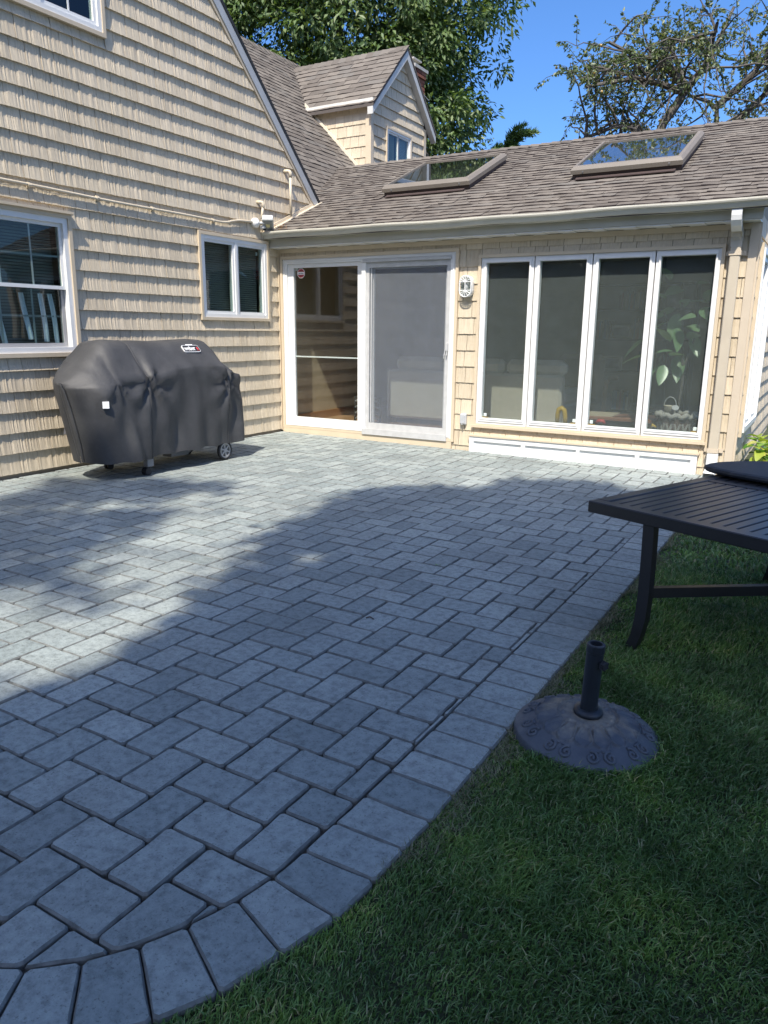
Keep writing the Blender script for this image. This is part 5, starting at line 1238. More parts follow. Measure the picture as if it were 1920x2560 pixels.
def big_leaf(base, dirv, L, W, roll, fold=0.25, droop=0.3):
    d = Vector(dirv).normalized(); sd = d.cross(Vector((0, 0, 1))); sd = sd.normalized() if sd.length > 1e-3 else Vector((1, 0, 0)); sd = Matrix.Rotation(roll, 3, d) @ sd; up = sd.cross(d)
    V, F = [], []; nseg = 7
    for i in range(nseg + 1):
        t = i / nseg; w_ = W * math.sin(PI * min(1, t ** 0.8)) ** 0.75 if 0 < t < 1 else 0.0; c = Vector(base) + d * (L * t) + Vector((0, 0, -droop * L * t * t))
        V += [tuple(c - sd * w_ + up * (fold * w_)), tuple(c), tuple(c + sd * w_ + up * (fold * w_))]
    for i in range(nseg):
        a = 3 * i; F += [(a, a + 1, a + 4, a + 3), (a + 1, a + 2, a + 5, a + 4)]
    m_ = MB(); m_.add(V, F); return m_
r = random.Random(17)
LEAVES = [(4.60, 1.83, -0.1, .3), (4.70, 1.72, -.5, -.1), (4.92, 1.78, .6, .2), (4.62, 1.52, -.7, -.2), (4.76, 1.58, .1, .4), (4.86, 1.60, .8, .1), (4.99, 1.50, .7, -.4), (4.70, 1.42, -.2, -.9), (4.80, 1.44, .7, .3), (4.56, 1.38, -.9, -.3), (4.86, 1.36, .5, -.1), (4.74, 1.30, .1, -.6), (4.90, 1.20, .5, -.8),
          (4.68, 1.12, -.6, .1), (4.72, 1.08, .5, .1), (4.76, 1.00, .15, -1.), (4.58, 0.95, -.5, -.7), (4.64, 0.90, -.1, -1.), (4.34, 1.18, -.7, -.5), (4.40, 1.06, -.8, .0), (4.88, 1.28, .7, .5), (5.0, 1.64, .4, .6), (4.54, 1.66, -.5, .4), (4.64, 1.25, -.4, .5)]
for (x, z, dx, dz) in LEAVES:
    y = 0.30 + r.uniform(-0.09, 0.12); L = r.uniform(0.19, 0.27)
    o = big_leaf((x - dx * 0.08, y + 0.08, z - dz * 0.08), (dx, -0.45 + r.uniform(-0.3, 0.2), dz), L, L * 0.27, r.uniform(-0.6, 0.6), 0.2, r.uniform(0.1, 0.35)).build('leaf', M_RUBL, pl, smooth=True)
can = thing('small_bucket', 'small pale painted bucket with a wire handle in the plant pot', 'bucket', (4.73, 0.36, 0.47))
mb = MB(); mb.lathe([(0.0, 0.0), (0.045, 0.0), (0.060, 0.085), (0.062, 0.09), (0.055, 0.085), (0.0, 0.03)], 16, 0, (4.735, 0.36, 0.485)); mb.build('body', plain('painted_tin', (0.62, 0.56, 0.42), 0.5, 0.35, 30), can, smooth=True)
MB().tube([(4.735 + 0.06 * math.cos(t * PI / 12), 0.36, 0.57 + 0.09 * math.sin(t * PI / 12)) for t in range(13)], 0.004, 6).build('handle', M_LGREY, can)
MB().prism([(0.034 * math.cos(k * PI / 8) + 4.80, 0.026 * math.sin(k * PI / 8) + 0.56) for k in range(16)], 'y', 0.29, 0.296).build('round_tag', M_PAPER, can)
def toy(name, label, cat, pts, rad, mat):
    o = MB().tube(pts, rad, 8).build(name, mat, None, smooth=True); tag(o, label, cat)
toy('yellow_grip_toy', 'curved yellow plastic grip standing behind the second tall window', 'toy', [(3.60, 0.25, 0.31), (3.598, 0.25, 0.42), (3.61, 0.25, 0.475), (3.64, 0.25, 0.49), (3.67, 0.25, 0.47), (3.685, 0.25, 0.40), (3.69, 0.25, 0.31)], [0.022, 0.026, 0.028, 0.03, 0.028, 0.026, 0.022], M_YEL)
toy('red_toy', 'small red plastic toy on the sill of the third tall window', 'toy', [(4.03, 0.2, 0.36), (4.06, 0.2, 0.385), (4.11, 0.2, 0.385), (4.13, 0.2, 0.36)], [0.012, 0.022, 0.022, 0.012], M_RED2)
toy('yellow_toy', 'small yellow plastic toy low in the fourth tall window', 'toy', [(4.60, 0.2, 0.35), (4.61, 0.2, 0.38), (4.65, 0.2, 0.36)], [0.012, 0.02, 0.01], M_YEL)
tb = thing('side_bench', 'low wooden bench with a woven top behind the tall windows', 'bench', (4.2, 0.8, 0.1))
MB().bbox(3.75, 4.55, 0.5, 0.95, 0.36, 0.40, 0.006).build('top', plain('bench_wood', (0.30, 0.13, 0.07), 0.5), tb); MB().box(3.76, 4.12, 0.51, 0.94, 0.4005, 0.41).build('mat', plain('woven_mat', (0.48, 0.40, 0.28), 0.8, 0.2, 40), tb)
for x in (3.80, 4.50):
    for y in (0.54, 0.91): MB().box(x - 0.025, x + 0.025, y - 0.025, y + 0.025, 0.1, 0.36).build('leg', M_BOOK, tb)
rkx = thing('wire_rack', 'dark metal magazine rack on the floor behind the left door pane', 'rack', (0.98, 0.55, 0.1))
MB().ring(0.80, 1.20, 0.12, 0.46, 0.018, 0.50, 0.52).build('frame', M_INK, rkx)
for k in range(4): MB().tube([(0.82, 0.51, 0.17 + k * 0.075), (0.9, 0.49, 0.20 + k * 0.075), (1.1, 0.49, 0.20 + k * 0.075), (1.18, 0.51, 0.17 + k * 0.075)], 0.014, 6).build('bar', M_GREY, rkx)

# ------------------------------------------------------------------ leaves, trees, plants, grass
def leaf_mesh(name, B, D, Nn, L, W, mat, fold=0.25):
    """one folded leaf (two triangles) per row: base B, direction D, normal Nn"""
    D = D / np.linalg.norm(D, axis=1, keepdims=True); S = np.cross(D, Nn); S /= np.linalg.norm(S, axis=1, keepdims=True) + 1e-9; U = np.cross(S, D)
    L, W = L[:, None], W[:, None]; mid = B + D * L * 0.45
    V = np.stack([B, mid - S * W * 0.5 + U * W * fold, B + D * L, mid + S * W * 0.5 + U * W * fold], 1).reshape(-1, 3)
    i = np.arange(len(B))[:, None] * 4; F = np.concatenate([i + [0, 1, 2], i + [0, 2, 3]], 0)
    return np_mesh(name, V, F, mat)
def unit(n, rng): v = rng.normal(size=(n, 3)); return v / np.linalg.norm(v, axis=1, keepdims=True)
def pix_ray(x, y):
    d = CF + CR * ((x - 960) / FPX) - CU * ((y - 1280) / FPX); return d
def at_dist(x, y, D):
    d = pix_ray(x, y); return CAM_LOC + d * (D / math.hypot(d[0], d[1]))

# big leafy tree behind the roofs
rng = np.random.default_rng(5)
bt = thing('leafy_tree', 'large dense green tree with drooping leaves rising behind the dormer', 'tree', tuple(at_dist(860, 600, 20.5)[:2]) + (-0.07,))
tc = at_dist(845, 30, 20.5)
lobes = [(tc + np.array(o), np.array(rd)) for o, rd in (((0, 0, 0.3), (3.7, 3.0, 4.2)), ((-2.6, -1.0, 0.6), (3.0, 2.6, 3.6)), ((1.6, 0.9, 0.9), (2.35, 2.2, 3.3)), ((0.6, 0.6, -3.0), (3.2, 2.4, 2.6)), ((-1.5, -0.6, 3.4), (3.2, 2.8, 2.8)), ((1.4, 1.2, -2.4), (2.05, 1.9, 2.3)), ((-3.8, -1.8, -2.0), (2.4, 2.2, 2.8)), ((2.5, 1.6, 2.3), (1.45, 1.4, 2.0)))]
Bs, Ds, Ns = [], [], []
for c, rd in lobes:
    ncl = int(215 * (rd[0] * rd[2]) / 8)
    u = unit(ncl, rng); u[:, 1] -= 0.35; u /= np.linalg.norm(u, axis=1, keepdims=True)
    rad = np.where(rng.random((ncl, 1)) < 0.3, rng.uniform(0.35, 0.8, (ncl, 1)), rng.uniform(0.78, 1.06, (ncl, 1))) * (1 + 0.10 * np.sin(u[:, :1] * 9 + u[:, 2:] * 7))
    cl = c + u * rad * rd
    m = 82
    cc = np.repeat(cl, m, 0); uu = np.repeat(u, m, 0); n = len(cc)
    sz_ = np.repeat(rng.uniform(0.65, 1.25, (ncl, 1)), m, 0); off = unit(n, rng) * (rng.random((n, 1)) ** 0.45) * np.array([0.46, 0.46, 0.38]) * sz_; p = cc + off
    on_ = off / (np.linalg.norm(off, axis=1, keepdims=True) + 1e-6); d = on_ * 0.75 + uu * 0.25 + rng.normal(size=(n, 3)) * 0.35 + np.array([0, 0, -0.55])
    Bs.append(p); Ds.append(d); Ns.append(on_ * 0.8 + uu * 0.4 + rng.normal(size=(n, 3)) * 0.4 + np.array([0, 0, 0.35]))
B, D_, N_ = map(np.concatenate, (Bs, Ds, Ns)); n = len(B)
M_LEAF1 = leaf_mat('dense_tree_leaf', (0.065, 0.115, 0.035), (0.11, 0.175, 0.055), (0.19, 0.24, 0.10), 0.5, 0.3)
link(bpy.data.objects.new('crown', leaf_mesh('crown', B, D_, N_, rng.uniform(0.12, 0.19, n), rng.uniform(0.055, 0.085, n), M_LEAF1)), bt)
mb = MB(); b0 = Vector((bt.location.x, bt.location.y, -0.07)); top = Vector(tc)
mb.tube([b0, b0.lerp(top, 0.3) + Vector((0.1, 0, 0)), b0.lerp(top, 0.6), top + Vector((0, 0, 2.0))], [0.34, 0.27, 0.20, 0.06], 10); mb.build('trunk', M_BARK, bt)
mb = MB()
for c, rd in lobes: mb.tube([b0.lerp(top, 0.45), (b0.lerp(top, 0.55) + Vector(c)) / 2 + Vector((0, 0, -0.4)), Vector(c)], [0.13, 0.09, 0.03], 7)
r = random.Random(3)
for c, rd in lobes:
    for k in range(9): e = Vector(c) + Vector((r.uniform(-1, 1) * rd[0], r.uniform(-1, 1) * rd[1], r.uniform(-0.4, 1) * rd[2])) * 0.75; mb.tube([Vector(c), (Vector(c) + e) / 2 + Vector((0, 0, 0.2)), e], [0.04, 0.025, 0.01], 5)
mb.build('limb', M_BARK, bt)

# open apple-like tree on the right
rng = np.random.default_rng(8); r = random.Random(19)
at = thing('sparse_tree', 'sparse crooked tree with bare twigs showing, behind the right end of the roof', 'tree', tuple(at_dist(1700, 500, 14.5)[:2]) + (-0.07,))
TC = Vector(tuple(at_dist(1712, 232, 13.5))); camr = Vector(tuple(CR)); camr.z = 0; camr.normalize(); camf = Vector((CF[0], CF[1], 0)).normalized()
def TP(a, b, d=0.0): return TC + camr * a + Vector((0, 0, b)) + camf * d
root_g = TP(0.0, -TC.z - 0.07, 0.1)
mb_t, mb_b = MB(), MB()
mb_t.tube([root_g, TP(-0.1, -3.2, 0.1), TP(-0.25, -1.5, 0.05), TP(-0.42, -0.78), TP(-0.28, -0.42), TP(-0.06, -0.10), TP(0.0, 0.06)], [0.20, 0.16, 0.11, 0.078, 0.065, 0.065, 0.055], 9)
mb_t.build('trunk', M_BARK, at)
LIMBS = [[TP(0.0, 0.02), TP(-0.20, 0.30), TP(-0.38, 0.48), TP(-0.75, 0.52, .1), TP(-1.2, 0.72, .1)], [TP(0, 0.0), TP(-0.45, 0.10, -.1), TP(-0.95, 0.12, -.2), TP(-1.6, -0.02, -.3)], [TP(0, 0.03), TP(0.25, 0.35), TP(0.5, 0.75, .2), TP(0.7, 1.25, .2)],
         [TP(-0.1, -1.6, .1), TP(0.35, -0.85), TP(0.56, -0.55), TP(0.52, -0.25), TP(0.38, -0.12), TP(0.05, -0.03)], [TP(0.56, -0.58), TP(0.95, -0.52, .1), TP(1.35, -0.55, .1), TP(1.9, -0.32, .2), TP(2.5, -0.2, .2)],
         [TP(0.75, -0.52, .05), TP(1.1, -0.15), TP(1.5, 0.25, .1), TP(1.95, 0.45, .1)], [TP(-0.40, -0.75), TP(-0.62, -0.50, .1), TP(-0.95, -0.42, .2), TP(-1.5, -0.62, .3)], [TP(0, 0.05), TP(-0.05, 0.5, .3), TP(-0.3, 1.0, .4)], [TP(0.5, -0.2), TP(0.9, 0.2, -.3), TP(1.2, 0.7, -.4)],
         [TP(0, 0), TP(0.1, 0.25, -.5), TP(0.0, 0.6, -1.0)], [TP(1.9, -0.32, .2), TP(2.3, 0.3, .2), TP(2.6, 0.7, .2)]]
for l in LIMBS: mb_b.tube(l, [0.056 * (1 - 0.6 * i / (len(l) - 1)) for i in range(len(l))], 7, cap=False)
lp_ = []
for l in LIMBS:
    for p0, p1 in zip(l[:-1], l[1:]): lp_ += [p0.lerp(p1, t) for t in (0.2, 0.5, 0.8)]
LB, LD = [], []
for k in range(150):
    while True:
        a, b, dd = r.uniform(-1.95, 2.8), r.uniform(-1.0, 1.22), r.uniform(-1.6, 1.6)
        cx = 0.3; e = ((a - cx) / 2.45) ** 2 + ((b - 0.0) / (1.18 if b > 0 else 1.2)) ** 2 + (dd / 1.7) ** 2
        if 0.28 < e < 1.0: break
    tgt = TP(a, b, dd); st0 = min(r.sample(lp_, 9), key=lambda q: (q - tgt).length); mid = st0.lerp(tgt, 0.55) + Vector((r.gauss(0, .10), r.gauss(0, .10), 0.16 + r.gauss(0, .12)))
    pts = []
    for i in range(7):
        t = i / 6; pts.append(st0 * (1 - t) ** 2 + mid * (2 * t * (1 - t)) + tgt * t * t + Vector((r.gauss(0, .018), r.gauss(0, .018), r.gauss(0, .018))))
    mb_b.tube(pts, [0.021 - 0.0026 * i for i in range(7)], 5, cap=False)
    for j in range(6):
        s0 = pts[r.choice((2, 3, 4, 5, 6, 6))]; d = Vector((r.gauss(0, 1), r.gauss(0, 1), r.gauss(0.15 if b > 0.1 else -0.35, .8))).normalized(); L = r.uniform(0.22, 0.52); tw = [s0, s0 + d * L * .5 + Vector((0, 0, .02)), s0 + d * L + Vector((0, 0, -0.10 * L))]
        mb_b.tube(tw, [0.0055, 0.0042, 0.003], 4, cap=False)
        pl_ = 0.95 if b > 0.1 else (0.75 if b > -0.35 else 0.42)
        for q_ in range(20):
            if r.random() < pl_:
                t = 0.2 + 0.8 * q_ / 19; LB.append(tuple(tw[0].lerp(tw[2], t) + Vector((r.gauss(0, .012), r.gauss(0, .012), r.gauss(0, .012))))); LD.append(tuple(d * 0.6 + Vector((r.gauss(0, .7), r.gauss(0, .7), r.gauss(-.45, .5)))))
mb_b.build('limb', M_BARK, at)
p, d = np.array(LB), np.array(LD); n = len(p); tips = [Vector(q) for q in LB[::7]]
M_LEAF2 = leaf_mat('sparse_tree_leaf', (0.075, 0.11, 0.055), (0.11, 0.15, 0.07), (0.20, 0.22, 0.07), 0.45, 0.3)
link(bpy.data.objects.new('crown', leaf_mesh('crown', p, d, unit(n, rng) + np.array([0, 0, 0.6]), rng.uniform(0.05, 0.08, n), rng.uniform(0.028, 0.043, n), M_LEAF2)), at)
r = random.Random(2)
ap = MB()
for i in range(34):
    t = r.choice(tips); ap.lathe([(0.0, -0.022), (0.017, -0.014), (0.022, 0.0), (0.017, 0.014), (0.0, 0.02)], 8, 0, tuple(t + Vector((0, 0, -0.03))))
o = ap.build('fruit', plain('apple_skin', (0.38, 0.24, 0.06), 0.4, 0.4, 5), at); tag(o, kind='stuff')

# tip of a conifer above the ridge
ct = thing('conifer_tree', 'small green conifer tip peeking over the roof ridge', 'tree', tuple(at_dist(1285, 400, 24.0)[:2]) + (-0.07,))
tp = Vector(tuple(at_dist(1262, 350, 24.0))); gb = Vector((ct.location.x, ct.location.y, -0.07))
MB().tube([gb, tp], [0.16, 0.02], 8).build('trunk', M_BARK, ct)
rng = np.random.default_rng(3); Bs, Ds = [], []
for i in range(90):
    t = 1 - (i / 90) ** 1.4 * 0.6; c = np.array(gb.lerp(tp, t)); a = rng.uniform(0, 2 * PI); ln = 0.25 + 2.0 * (1 - t)
    if i < 10: a = rng.uniform(-0.9, 0.5); ln = rng.uniform(0.45, 1.0)
    dirv = np.array([math.cos(a), math.sin(a), 0.45]); s = np.linspace(0.1, 1, 14)[:, None]; q = c + dirv * ln * s + np.array([0, 0, -0.25]) * ln * s ** 2
    for k in range(9): Bs.append(q + rng.normal(size=q.shape) * 0.015); Ds.append(dirv + rng.normal(size=q.shape) * 0.55)
B, D_ = np.concatenate(Bs), np.concatenate(Ds); n = len(B)
link(bpy.data.objects.new('crown', leaf_mesh('crown', B, D_, unit(n, rng) + np.array([0, 0, 0.5]), rng.uniform(0.12, 0.22, n), rng.uniform(0.02, 0.035, n), leaf_mat('conifer_needle', (0.10, 0.17, 0.06), (0.15, 0.23, 0.08), (0.2, 0.27, 0.1), 0.5, 0.2))), ct)

# shade tree behind the camera: its crown is what dapples the patio
def in_poly(x, y, poly):
    c = np.zeros(len(x), bool); n = len(poly)
    for i in range(n):
        (x0, y0), (x1, y1) = poly[i], poly[i - 1]
        c ^= ((y0 > y) != (y1 > y)) & (x < (x1 - x0) * (y - y0) / (y1 - y0 + 1e-12) + x0)
    return c
MAINP = [(3.75, -5.45), (3.62, -5.10), (3.42, -4.70), (3.16, -4.12), (3.08, -3.5), (2.87, -2.65), (2.95, -2.40), (3.35, -2.12), (3.72, -2.02), (3.85, -1.45), (4.39, -1.15), (4.85, -1.28), (5.4, -1.42), (6.6, -1.5), (8.2, -1.8), (8.2, -8.6), (3.8, -8.6), (3.85, -6.4), (3.85, -5.95), (3.70, -5.5)]
LEFTP = [(0.45, -4.50), (0.85, -4.0), (1.45, -3.30), (1.95, -3.2), (2.05, -3.8), (2.6, -4.75), (2.82, -5.25), (2.9, -5.8), (3.2, -6.8), (3.3, -11.5), (-1.5, -11.5), (-1.2, -5.2)]
STRP = [(3.0, -5.8), (3.65, -5.8), (3.8, -11.5), (3.2, -11.5)]
BLOTCH = [[(0.42, -3.75), (0.42, -3.62), (0.66, -3.36), (1.08, -3.11), (1.76, -2.97), (1.9, -3.08), (1.67, -3.51), (1.53, -3.81), (1.28, -4.08), (1.18, -4.48), (0.8, -4.5)],
    [(1.07, -4.88), (1.17, -4.72), (1.35, -4.48), (1.59, -4.2), (1.83, -4.01), (2.09, -4.03), (2.14, -4.37), (2.28, -4.55), (2.3, -4.8), (2.33, -5.05), (2.37, -5.14), (2.56, -5.1), (2.71, -5.08), (2.63, -5.23), (2.64, -5.39), (2.53, -5.6), (2.4, -5.69), (1.2, -6.2)],
    [(2.5, -4.83), (2.61, -4.68), (2.74, -4.59), (2.95, -4.65), (2.93, -4.84), (2.89, -4.94), (2.73, -4.93)],
    [(2.53, -5.69), (2.65, -5.38), (2.86, -5.33), (2.93, -5.09), (3.18, -5.12), (3.22, -5.24), (3.11, -5.39), (3.15, -5.49), (3.18, -5.64), (3.03, -5.7), (2.96, -5.81), (2.86, -5.9)],
    [(3.23, -5.03), (3.27, -4.91), (3.57, -4.93), (3.72, -4.99), (3.96, -5.28), (3.74, -5.33), (3.53, -5.35), (3.53, -5.23), (3.39, -5.21)],
    [(3.30, -6.62), (3.52, -6.48), (3.72, -6.27), (3.90, -6.05), (4.00, -5.82), (4.10, -5.65), (4.9, -6.2), (4.9, -9.0), (1.0, -9.0), (2.0, -6.6), (2.9, -6.45)],
    [(-0.6, -5.6), (-0.2, -4.9), (0.2, -4.6), (0.5, -4.9), (0.9, -5.2), (1.0, -6.5), (-0.5, -8)]]
rng = np.random.default_rng(21); sv = np.array(tuple(SUN)); sv = sv / sv[2]
st_ = thing('shade_tree', 'broad leafy tree behind the viewer, shading the patio and lawn', 'tree', (8.6, -17.0, -0.07))
Bl = []
def leaf_layer(poly, layers, step, per, clr, h0, h1, keepf=1.0):
    xs = [p[0] for p in poly]; ysv = [p[1] for p in poly]
    for _ in range(layers):
        gx_, gy_ = np.meshgrid(np.arange(min(xs), max(xs), step), np.arange(min(ysv), max(ysv), step)); gx_ = gx_.ravel() + rng.uniform(0, step, gx_.size); gy_ = gy_.ravel() + rng.uniform(0, step, gy_.size)
        ok = in_poly(gx_, gy_, poly) & (rng.random(gx_.size) < keepf); gx_, gy_ = gx_[ok], gy_[ok]
        if poly is MAINP:
            for (hx, hy, hr) in ((4.97, -4.59, 0.05), (3.60, -4.40, 0.03)): k_ = np.hypot(gx_ - hx, gy_ - hy) > hr + 0.17; gx_, gy_ = gx_[k_], gy_[k_]
        h = rng.uniform(h0, h1, len(gx_)); cpos = np.stack([gx_ + sv[0] * h, gy_ + sv[1] * h, h], 1)
        q = np.repeat(cpos, per, 0); Bl.append(q + rng.normal(size=q.shape) * clr)
leaf_layer(MAINP, 8, 0.25, 18, 0.10, 8.0, 13.5)
for i, pg in enumerate(BLOTCH): leaf_layer(pg, 2 if i in (2, 3, 4) else 4, 0.20, 13, 0.09, 11.0, 16.0, 0.45 if i in (2, 3, 4) else 0.8)
leaf_layer([(4.0, -5.6), (4.0, -2.8), (7.9, -2.8), (7.9, -5.6)], 6, 0.25, 16, 0.11, 4.4, 6.2)  # low leaves added above the camera to darken the nearest pavers
leaf_layer([(1.2, -9.0), (1.2, -6.9), (3.9, -6.9), (4.2, -5.7), (7.9, -5.6), (7.9, -9.0)], 6, 0.25, 16, 0.11, 4.2, 6.2)  # second unseen low layer, added to deepen the shade in the foreground
leaf_layer(LEFTP, 1, 0.34, 12, 0.16, 11.0, 16.0, 0.5)
B = np.concatenate(Bl); n = len(B)
link(bpy.data.objects.new('crown', leaf_mesh('crown', B, rng.normal(size=(n, 3)) + np.array([0, 0, -0.3]), unit(n, rng) + np.array([0, 0, 0.7]), rng.uniform(0.11, 0.16, n), rng.uniform(0.07, 0.105, n), leaf_mat('shade_tree_leaf', (0.03, 0.07, 0.015), (0.05, 0.10, 0.025), (0.08, 0.13, 0.035), 0.45, 0.25))), st_)
mb = MB(); g0 = Vector((8.6, -17.0, -0.07)); mb.tube([g0, g0 + Vector((-0.1, 0.4, 3.0)), g0 + Vector((-0.5, 1.2, 6.0)), g0 + Vector((-1.1, 2.4, 10.0))], [0.40, 0.32, 0.25, 0.12], 10); mb.build('trunk', M_BARK, st_)
mb = MB(); r = random.Random(6)
for k in range(22):
    e = Vector(tuple(B[r.randrange(n)])); s0 = g0 + Vector((-0.5, 1.2, 5.6 + 2.4 * r.random())); mb.tube([s0, s0.lerp(e, 0.5) + Vector((0, 0, 0.7)), e], [0.10, 0.055, 0.012], 6)
mb.build('limb', M_BARK, st_)

# unseen belt of trees, added to darken the reflections in the window glass
rng = np.random.default_rng(31); nb = 2600
bx_, bz_ = rng.uniform(-22, 30, nb), rng.uniform(0.0, 1.0, nb) ** 0.8; top_ = 6.5 + 1.8 * np.sin(bx_ * 0.55) + 1.2 * np.sin(bx_ * 1.3 + 1)
c = np.stack([bx_, -27 + rng.normal(size=nb) * 1.2, bz_ * top_], 1); q = np.repeat(c, 12, 0) + rng.normal(size=(nb * 12, 3)) * 0.6; n = len(q)
o = link(bpy.data.objects.new('treeline', leaf_mesh('treeline', q, rng.normal(size=(n, 3)), unit(n, rng), rng.uniform(0.5, 0.8, n), rng.uniform(0.3, 0.5, n), bpy.data.materials['shade_tree_leaf']))); tag(o, 'belt of trees added out of view behind the camera for the window reflections', 'trees', kind='stuff')

# hostas by the side wall
M_HOSTA = leaf_mat('hosta_leaf', (0.20, 0.30, 0.035), (0.34, 0.40, 0.06), (0.50, 0.46, 0.12), 0.4, 0.3)
M_HOSTA2 = leaf_mat('hosta_leaf_green', (0.08, 0.20, 0.03), (0.12, 0.26, 0.04), (0.2, 0.32, 0.06), 0.4, 0.3)
r = random.Random(23)
for (x, y, nlf, sc, lab) in ((5.66, 0.30, 24, 1.0, 'yellow-green hosta with browning leaf edges at the corner of the side wall'), (5.60, 0.95, 24, 1.1, 'taller hosta clump farther along the side wall, bright lime leaves'), (5.95, 1.15, 22, 1.0, 'darker green hosta at the right edge of the bed'), (5.80, 1.9, 22, 1.1, 'hosta clump at the far end of the side wall bed')):
    h = thing('hosta', lab, 'plant', (x, y, -0.07), 0, 'hostas along the side wall')
    for k in range(nlf):
        a = r.uniform(0, 2 * PI); el = r.uniform(0.15, 1.25); L = r.uniform(0.13, 0.21) * sc; hh = r.uniform(0.06, 0.30) * sc
        b = (x + 0.10 * math.cos(a) * (1.3 - el), y + 0.10 * math.sin(a) * (1.3 - el), -0.05 + hh)
        big_leaf(b, (math.cos(a), math.sin(a), el * 0.8), L, L * 0.30, r.uniform(-0.3, 0.3), 0.3, r.uniform(0.2, 0.7)).build('leaf', M_HOSTA if r.random() < 0.6 else M_HOSTA2, h, smooth=True)
    mb = MB()
    for k in range(8): a = r.uniform(0, 6.3); mb.tube([(x, y, -0.07), (x + 0.08 * math.cos(a), y + 0.08 * math.sin(a), 0.10 * sc)], 0.005, 5)
    mb.build('stem', M_HOSTA2, h)

sg_ = MB(); r = random.Random(5)
for k in range(4): a = r.uniform(0, 6.3); sg_.add([(4.275, -4.023, -0.030), (4.275 + 0.022 * math.cos(a), -4.023 + 0.022 * math.sin(a), -0.022), (4.275 + 0.016 * math.cos(a + .6), -4.023 + 0.016 * math.sin(a + .6), -0.029)], [(0, 1, 2)])
tag(sg_.build('leaf_sprig', M_HOSTA2), 'tiny green sprig lying on the pavers in mid patio', 'leaf')
sg_ = MB().tube([(4.355, -4.950, -0.028), (4.372, -4.942, -0.023), (4.395, -4.946, -0.028)], 0.004, 5).build('dead_leaf', M_BOOK); tag(sg_, 'small curled brown leaf lying on a shaded paver', 'leaf')

# lawn blades, denser near the viewer
rng = np.random.default_rng(77)
OUT = np.array(BORDER)[::-1]
def border_x(y): return np.interp(y, OUT[:, 1], OUT[:, 0])
parts = []
for (dmin, dmax, dens, wd) in ((0.6, 2.1, 36000, 0.0019), (2.1, 3.2, 24000, 0.0024), (3.2, 4.6, 13000, 0.0034), (4.6, 9.0, 3800, 0.006)):
    X0_, X1_, Y0_, Y1_ = 3.6, 9.5, -8.0, 1.0
    for chunk in range(1):
        N0 = int((X1_ - X0_) * (Y1_ - Y0_) * dens); x = rng.uniform(X0_, X1_, N0); y = rng.uniform(Y0_, Y1_, N0)
        dd = np.hypot(x - CAM_LOC[0], y - CAM_LOC[1]); bx = np.where(y > -7.0, border_x(np.clip(y, OUT[0, 1], OUT[-1, 1])), 0)
        yb = np.interp(x, np.sort(OUT[:, 0]), OUT[np.argsort(OUT[:, 0]), 1])
        right = np.where(y > -6.3, x > bx - 0.004, y < np.interp(x, [p[0] for p in BORDER[::-1]], [p[1] for p in BORDER[::-1]]) - 0.004)
        right &= ~((y > -0.02) & (x < 5.46)); right &= np.hypot(x - UB.x, y - UB.y) > 0.232
        m = (dd > dmin) & (dd < dmax) & right; x, y = x[m], y[m]
        px, py, pz = project(np.stack([x, y, np.full(len(x), -0.04)], 1)); m = (pz > 0.2) & (px > -60) & (px < 1990) & (py < 2640) & (py > 900); x, y = x[m], y[m]
        parts.append((x, y, np.full(len(x), wd)))
x, y, wd = [np.concatenate([p[i] for p in parts]) for i in range(3)]; n = len(x)
tuft = 0.5 + 0.25 * np.sin(x * 7 + 2 * np.sin(y * 5)) + 0.25 * np.sin(y * 9 + 1.7 * np.sin(x * 6))
edge = np.clip((x - border_x(np.clip(y, OUT[0, 1], OUT[-1, 1]))) / 0.14, 0.50, 1.0); edge = np.where(y < -6.3, 0.8, edge)
h = (0.018 + 0.024 * tuft + rng.uniform(-0.006, 0.011, n)) * edge; a = rng.uniform(0, 2 * PI, n); flow = 1.1 * np.sin(x * 2.1 + y * 1.3) + 0.6
la = np.where(rng.random(n) < 0.55, flow + rng.normal(size=n) * 0.7, rng.uniform(0, 2 * PI, n)); ln = rng.uniform(0.3, 1.25, n) * h
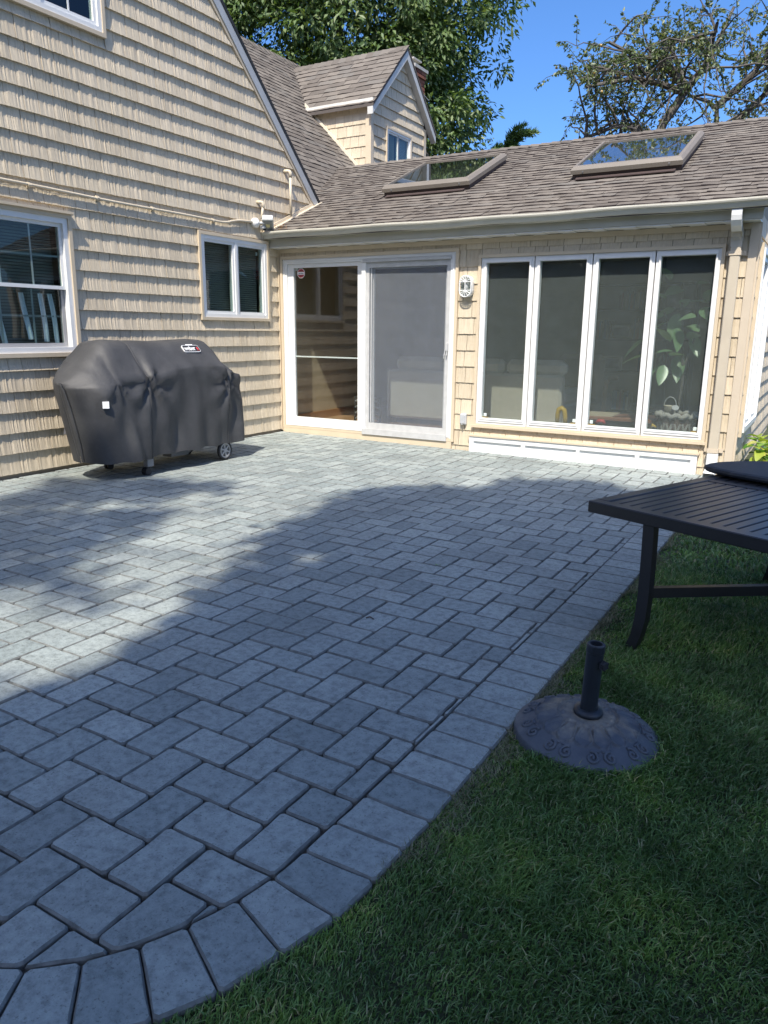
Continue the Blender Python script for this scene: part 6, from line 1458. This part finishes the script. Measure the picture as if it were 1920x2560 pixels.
b = np.stack([x, y, np.full(n, -0.062)], 1); wv = np.stack([np.cos(a), np.sin(a), 0 * a], 1) * (wd * rng.uniform(0.6, 1.2, n))[:, None]
lv = np.stack([np.cos(la), np.sin(la), 0 * la], 1) * ln[:, None]; up = np.stack([0 * h, 0 * h, h], 1)
mid = b + lv * 0.30 + up * 0.62; tip = b + lv + up * (1 - 0.22 * (ln / h)[:, None] ** 2)
V = np.stack([b - wv, b + wv, mid + wv * 0.8, mid - wv * 0.8, tip], 1).reshape(-1, 3); i = np.arange(n)[:, None] * 5
F = np.concatenate([i + [0, 1, 2], i + [0, 2, 3], i + [3, 2, 4]], 0)
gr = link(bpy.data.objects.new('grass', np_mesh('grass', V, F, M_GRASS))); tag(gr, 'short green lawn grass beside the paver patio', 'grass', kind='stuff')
# dry clippings and thin grass against the paver edge
nd = 9000; tt = rng.uniform(0, 1, nd); yy = rng.uniform(-6.4, -1.0, nd); off = np.abs(rng.normal(size=nd)) * 0.055 * (0.6 + 0.5 * np.sin(yy * 5) + 0.4 * np.sin(yy * 13)); xx = border_x(yy) - 0.008 + np.clip(off, 0, 0.16)
k_ = np.hypot(xx - UB.x, yy - UB.y) > 0.25; xx, yy = xx[k_], yy[k_]; nd = len(xx)
hd = rng.uniform(0.006, 0.026, nd); ad = rng.uniform(0, 2 * PI, nd); ld = rng.uniform(0.012, 0.032, nd)
b = np.stack([xx, yy, np.full(nd, -0.055)], 1); d_ = np.stack([np.cos(ad) * ld, np.sin(ad) * ld, hd], 1); wv = np.stack([-np.sin(ad), np.cos(ad), 0 * ad], 1) * 0.0016
V = np.stack([b - wv, b + wv, b + d_], 1).reshape(-1, 3); F = np.arange(nd * 3).reshape(-1, 3)
dg = link(bpy.data.objects.new('dry_grass', np_mesh('dry_grass', V, F, leaf_mat('dry_grass_blade', (0.11, 0.12, 0.06), (0.20, 0.19, 0.11), (0.32, 0.29, 0.19), 0.6, 0.2)))); tag(dg, 'thin dry grass and clippings along the paver edge', 'grass', kind='stuff')
print('grass blades', n, 'objects', len(bpy.data.objects))
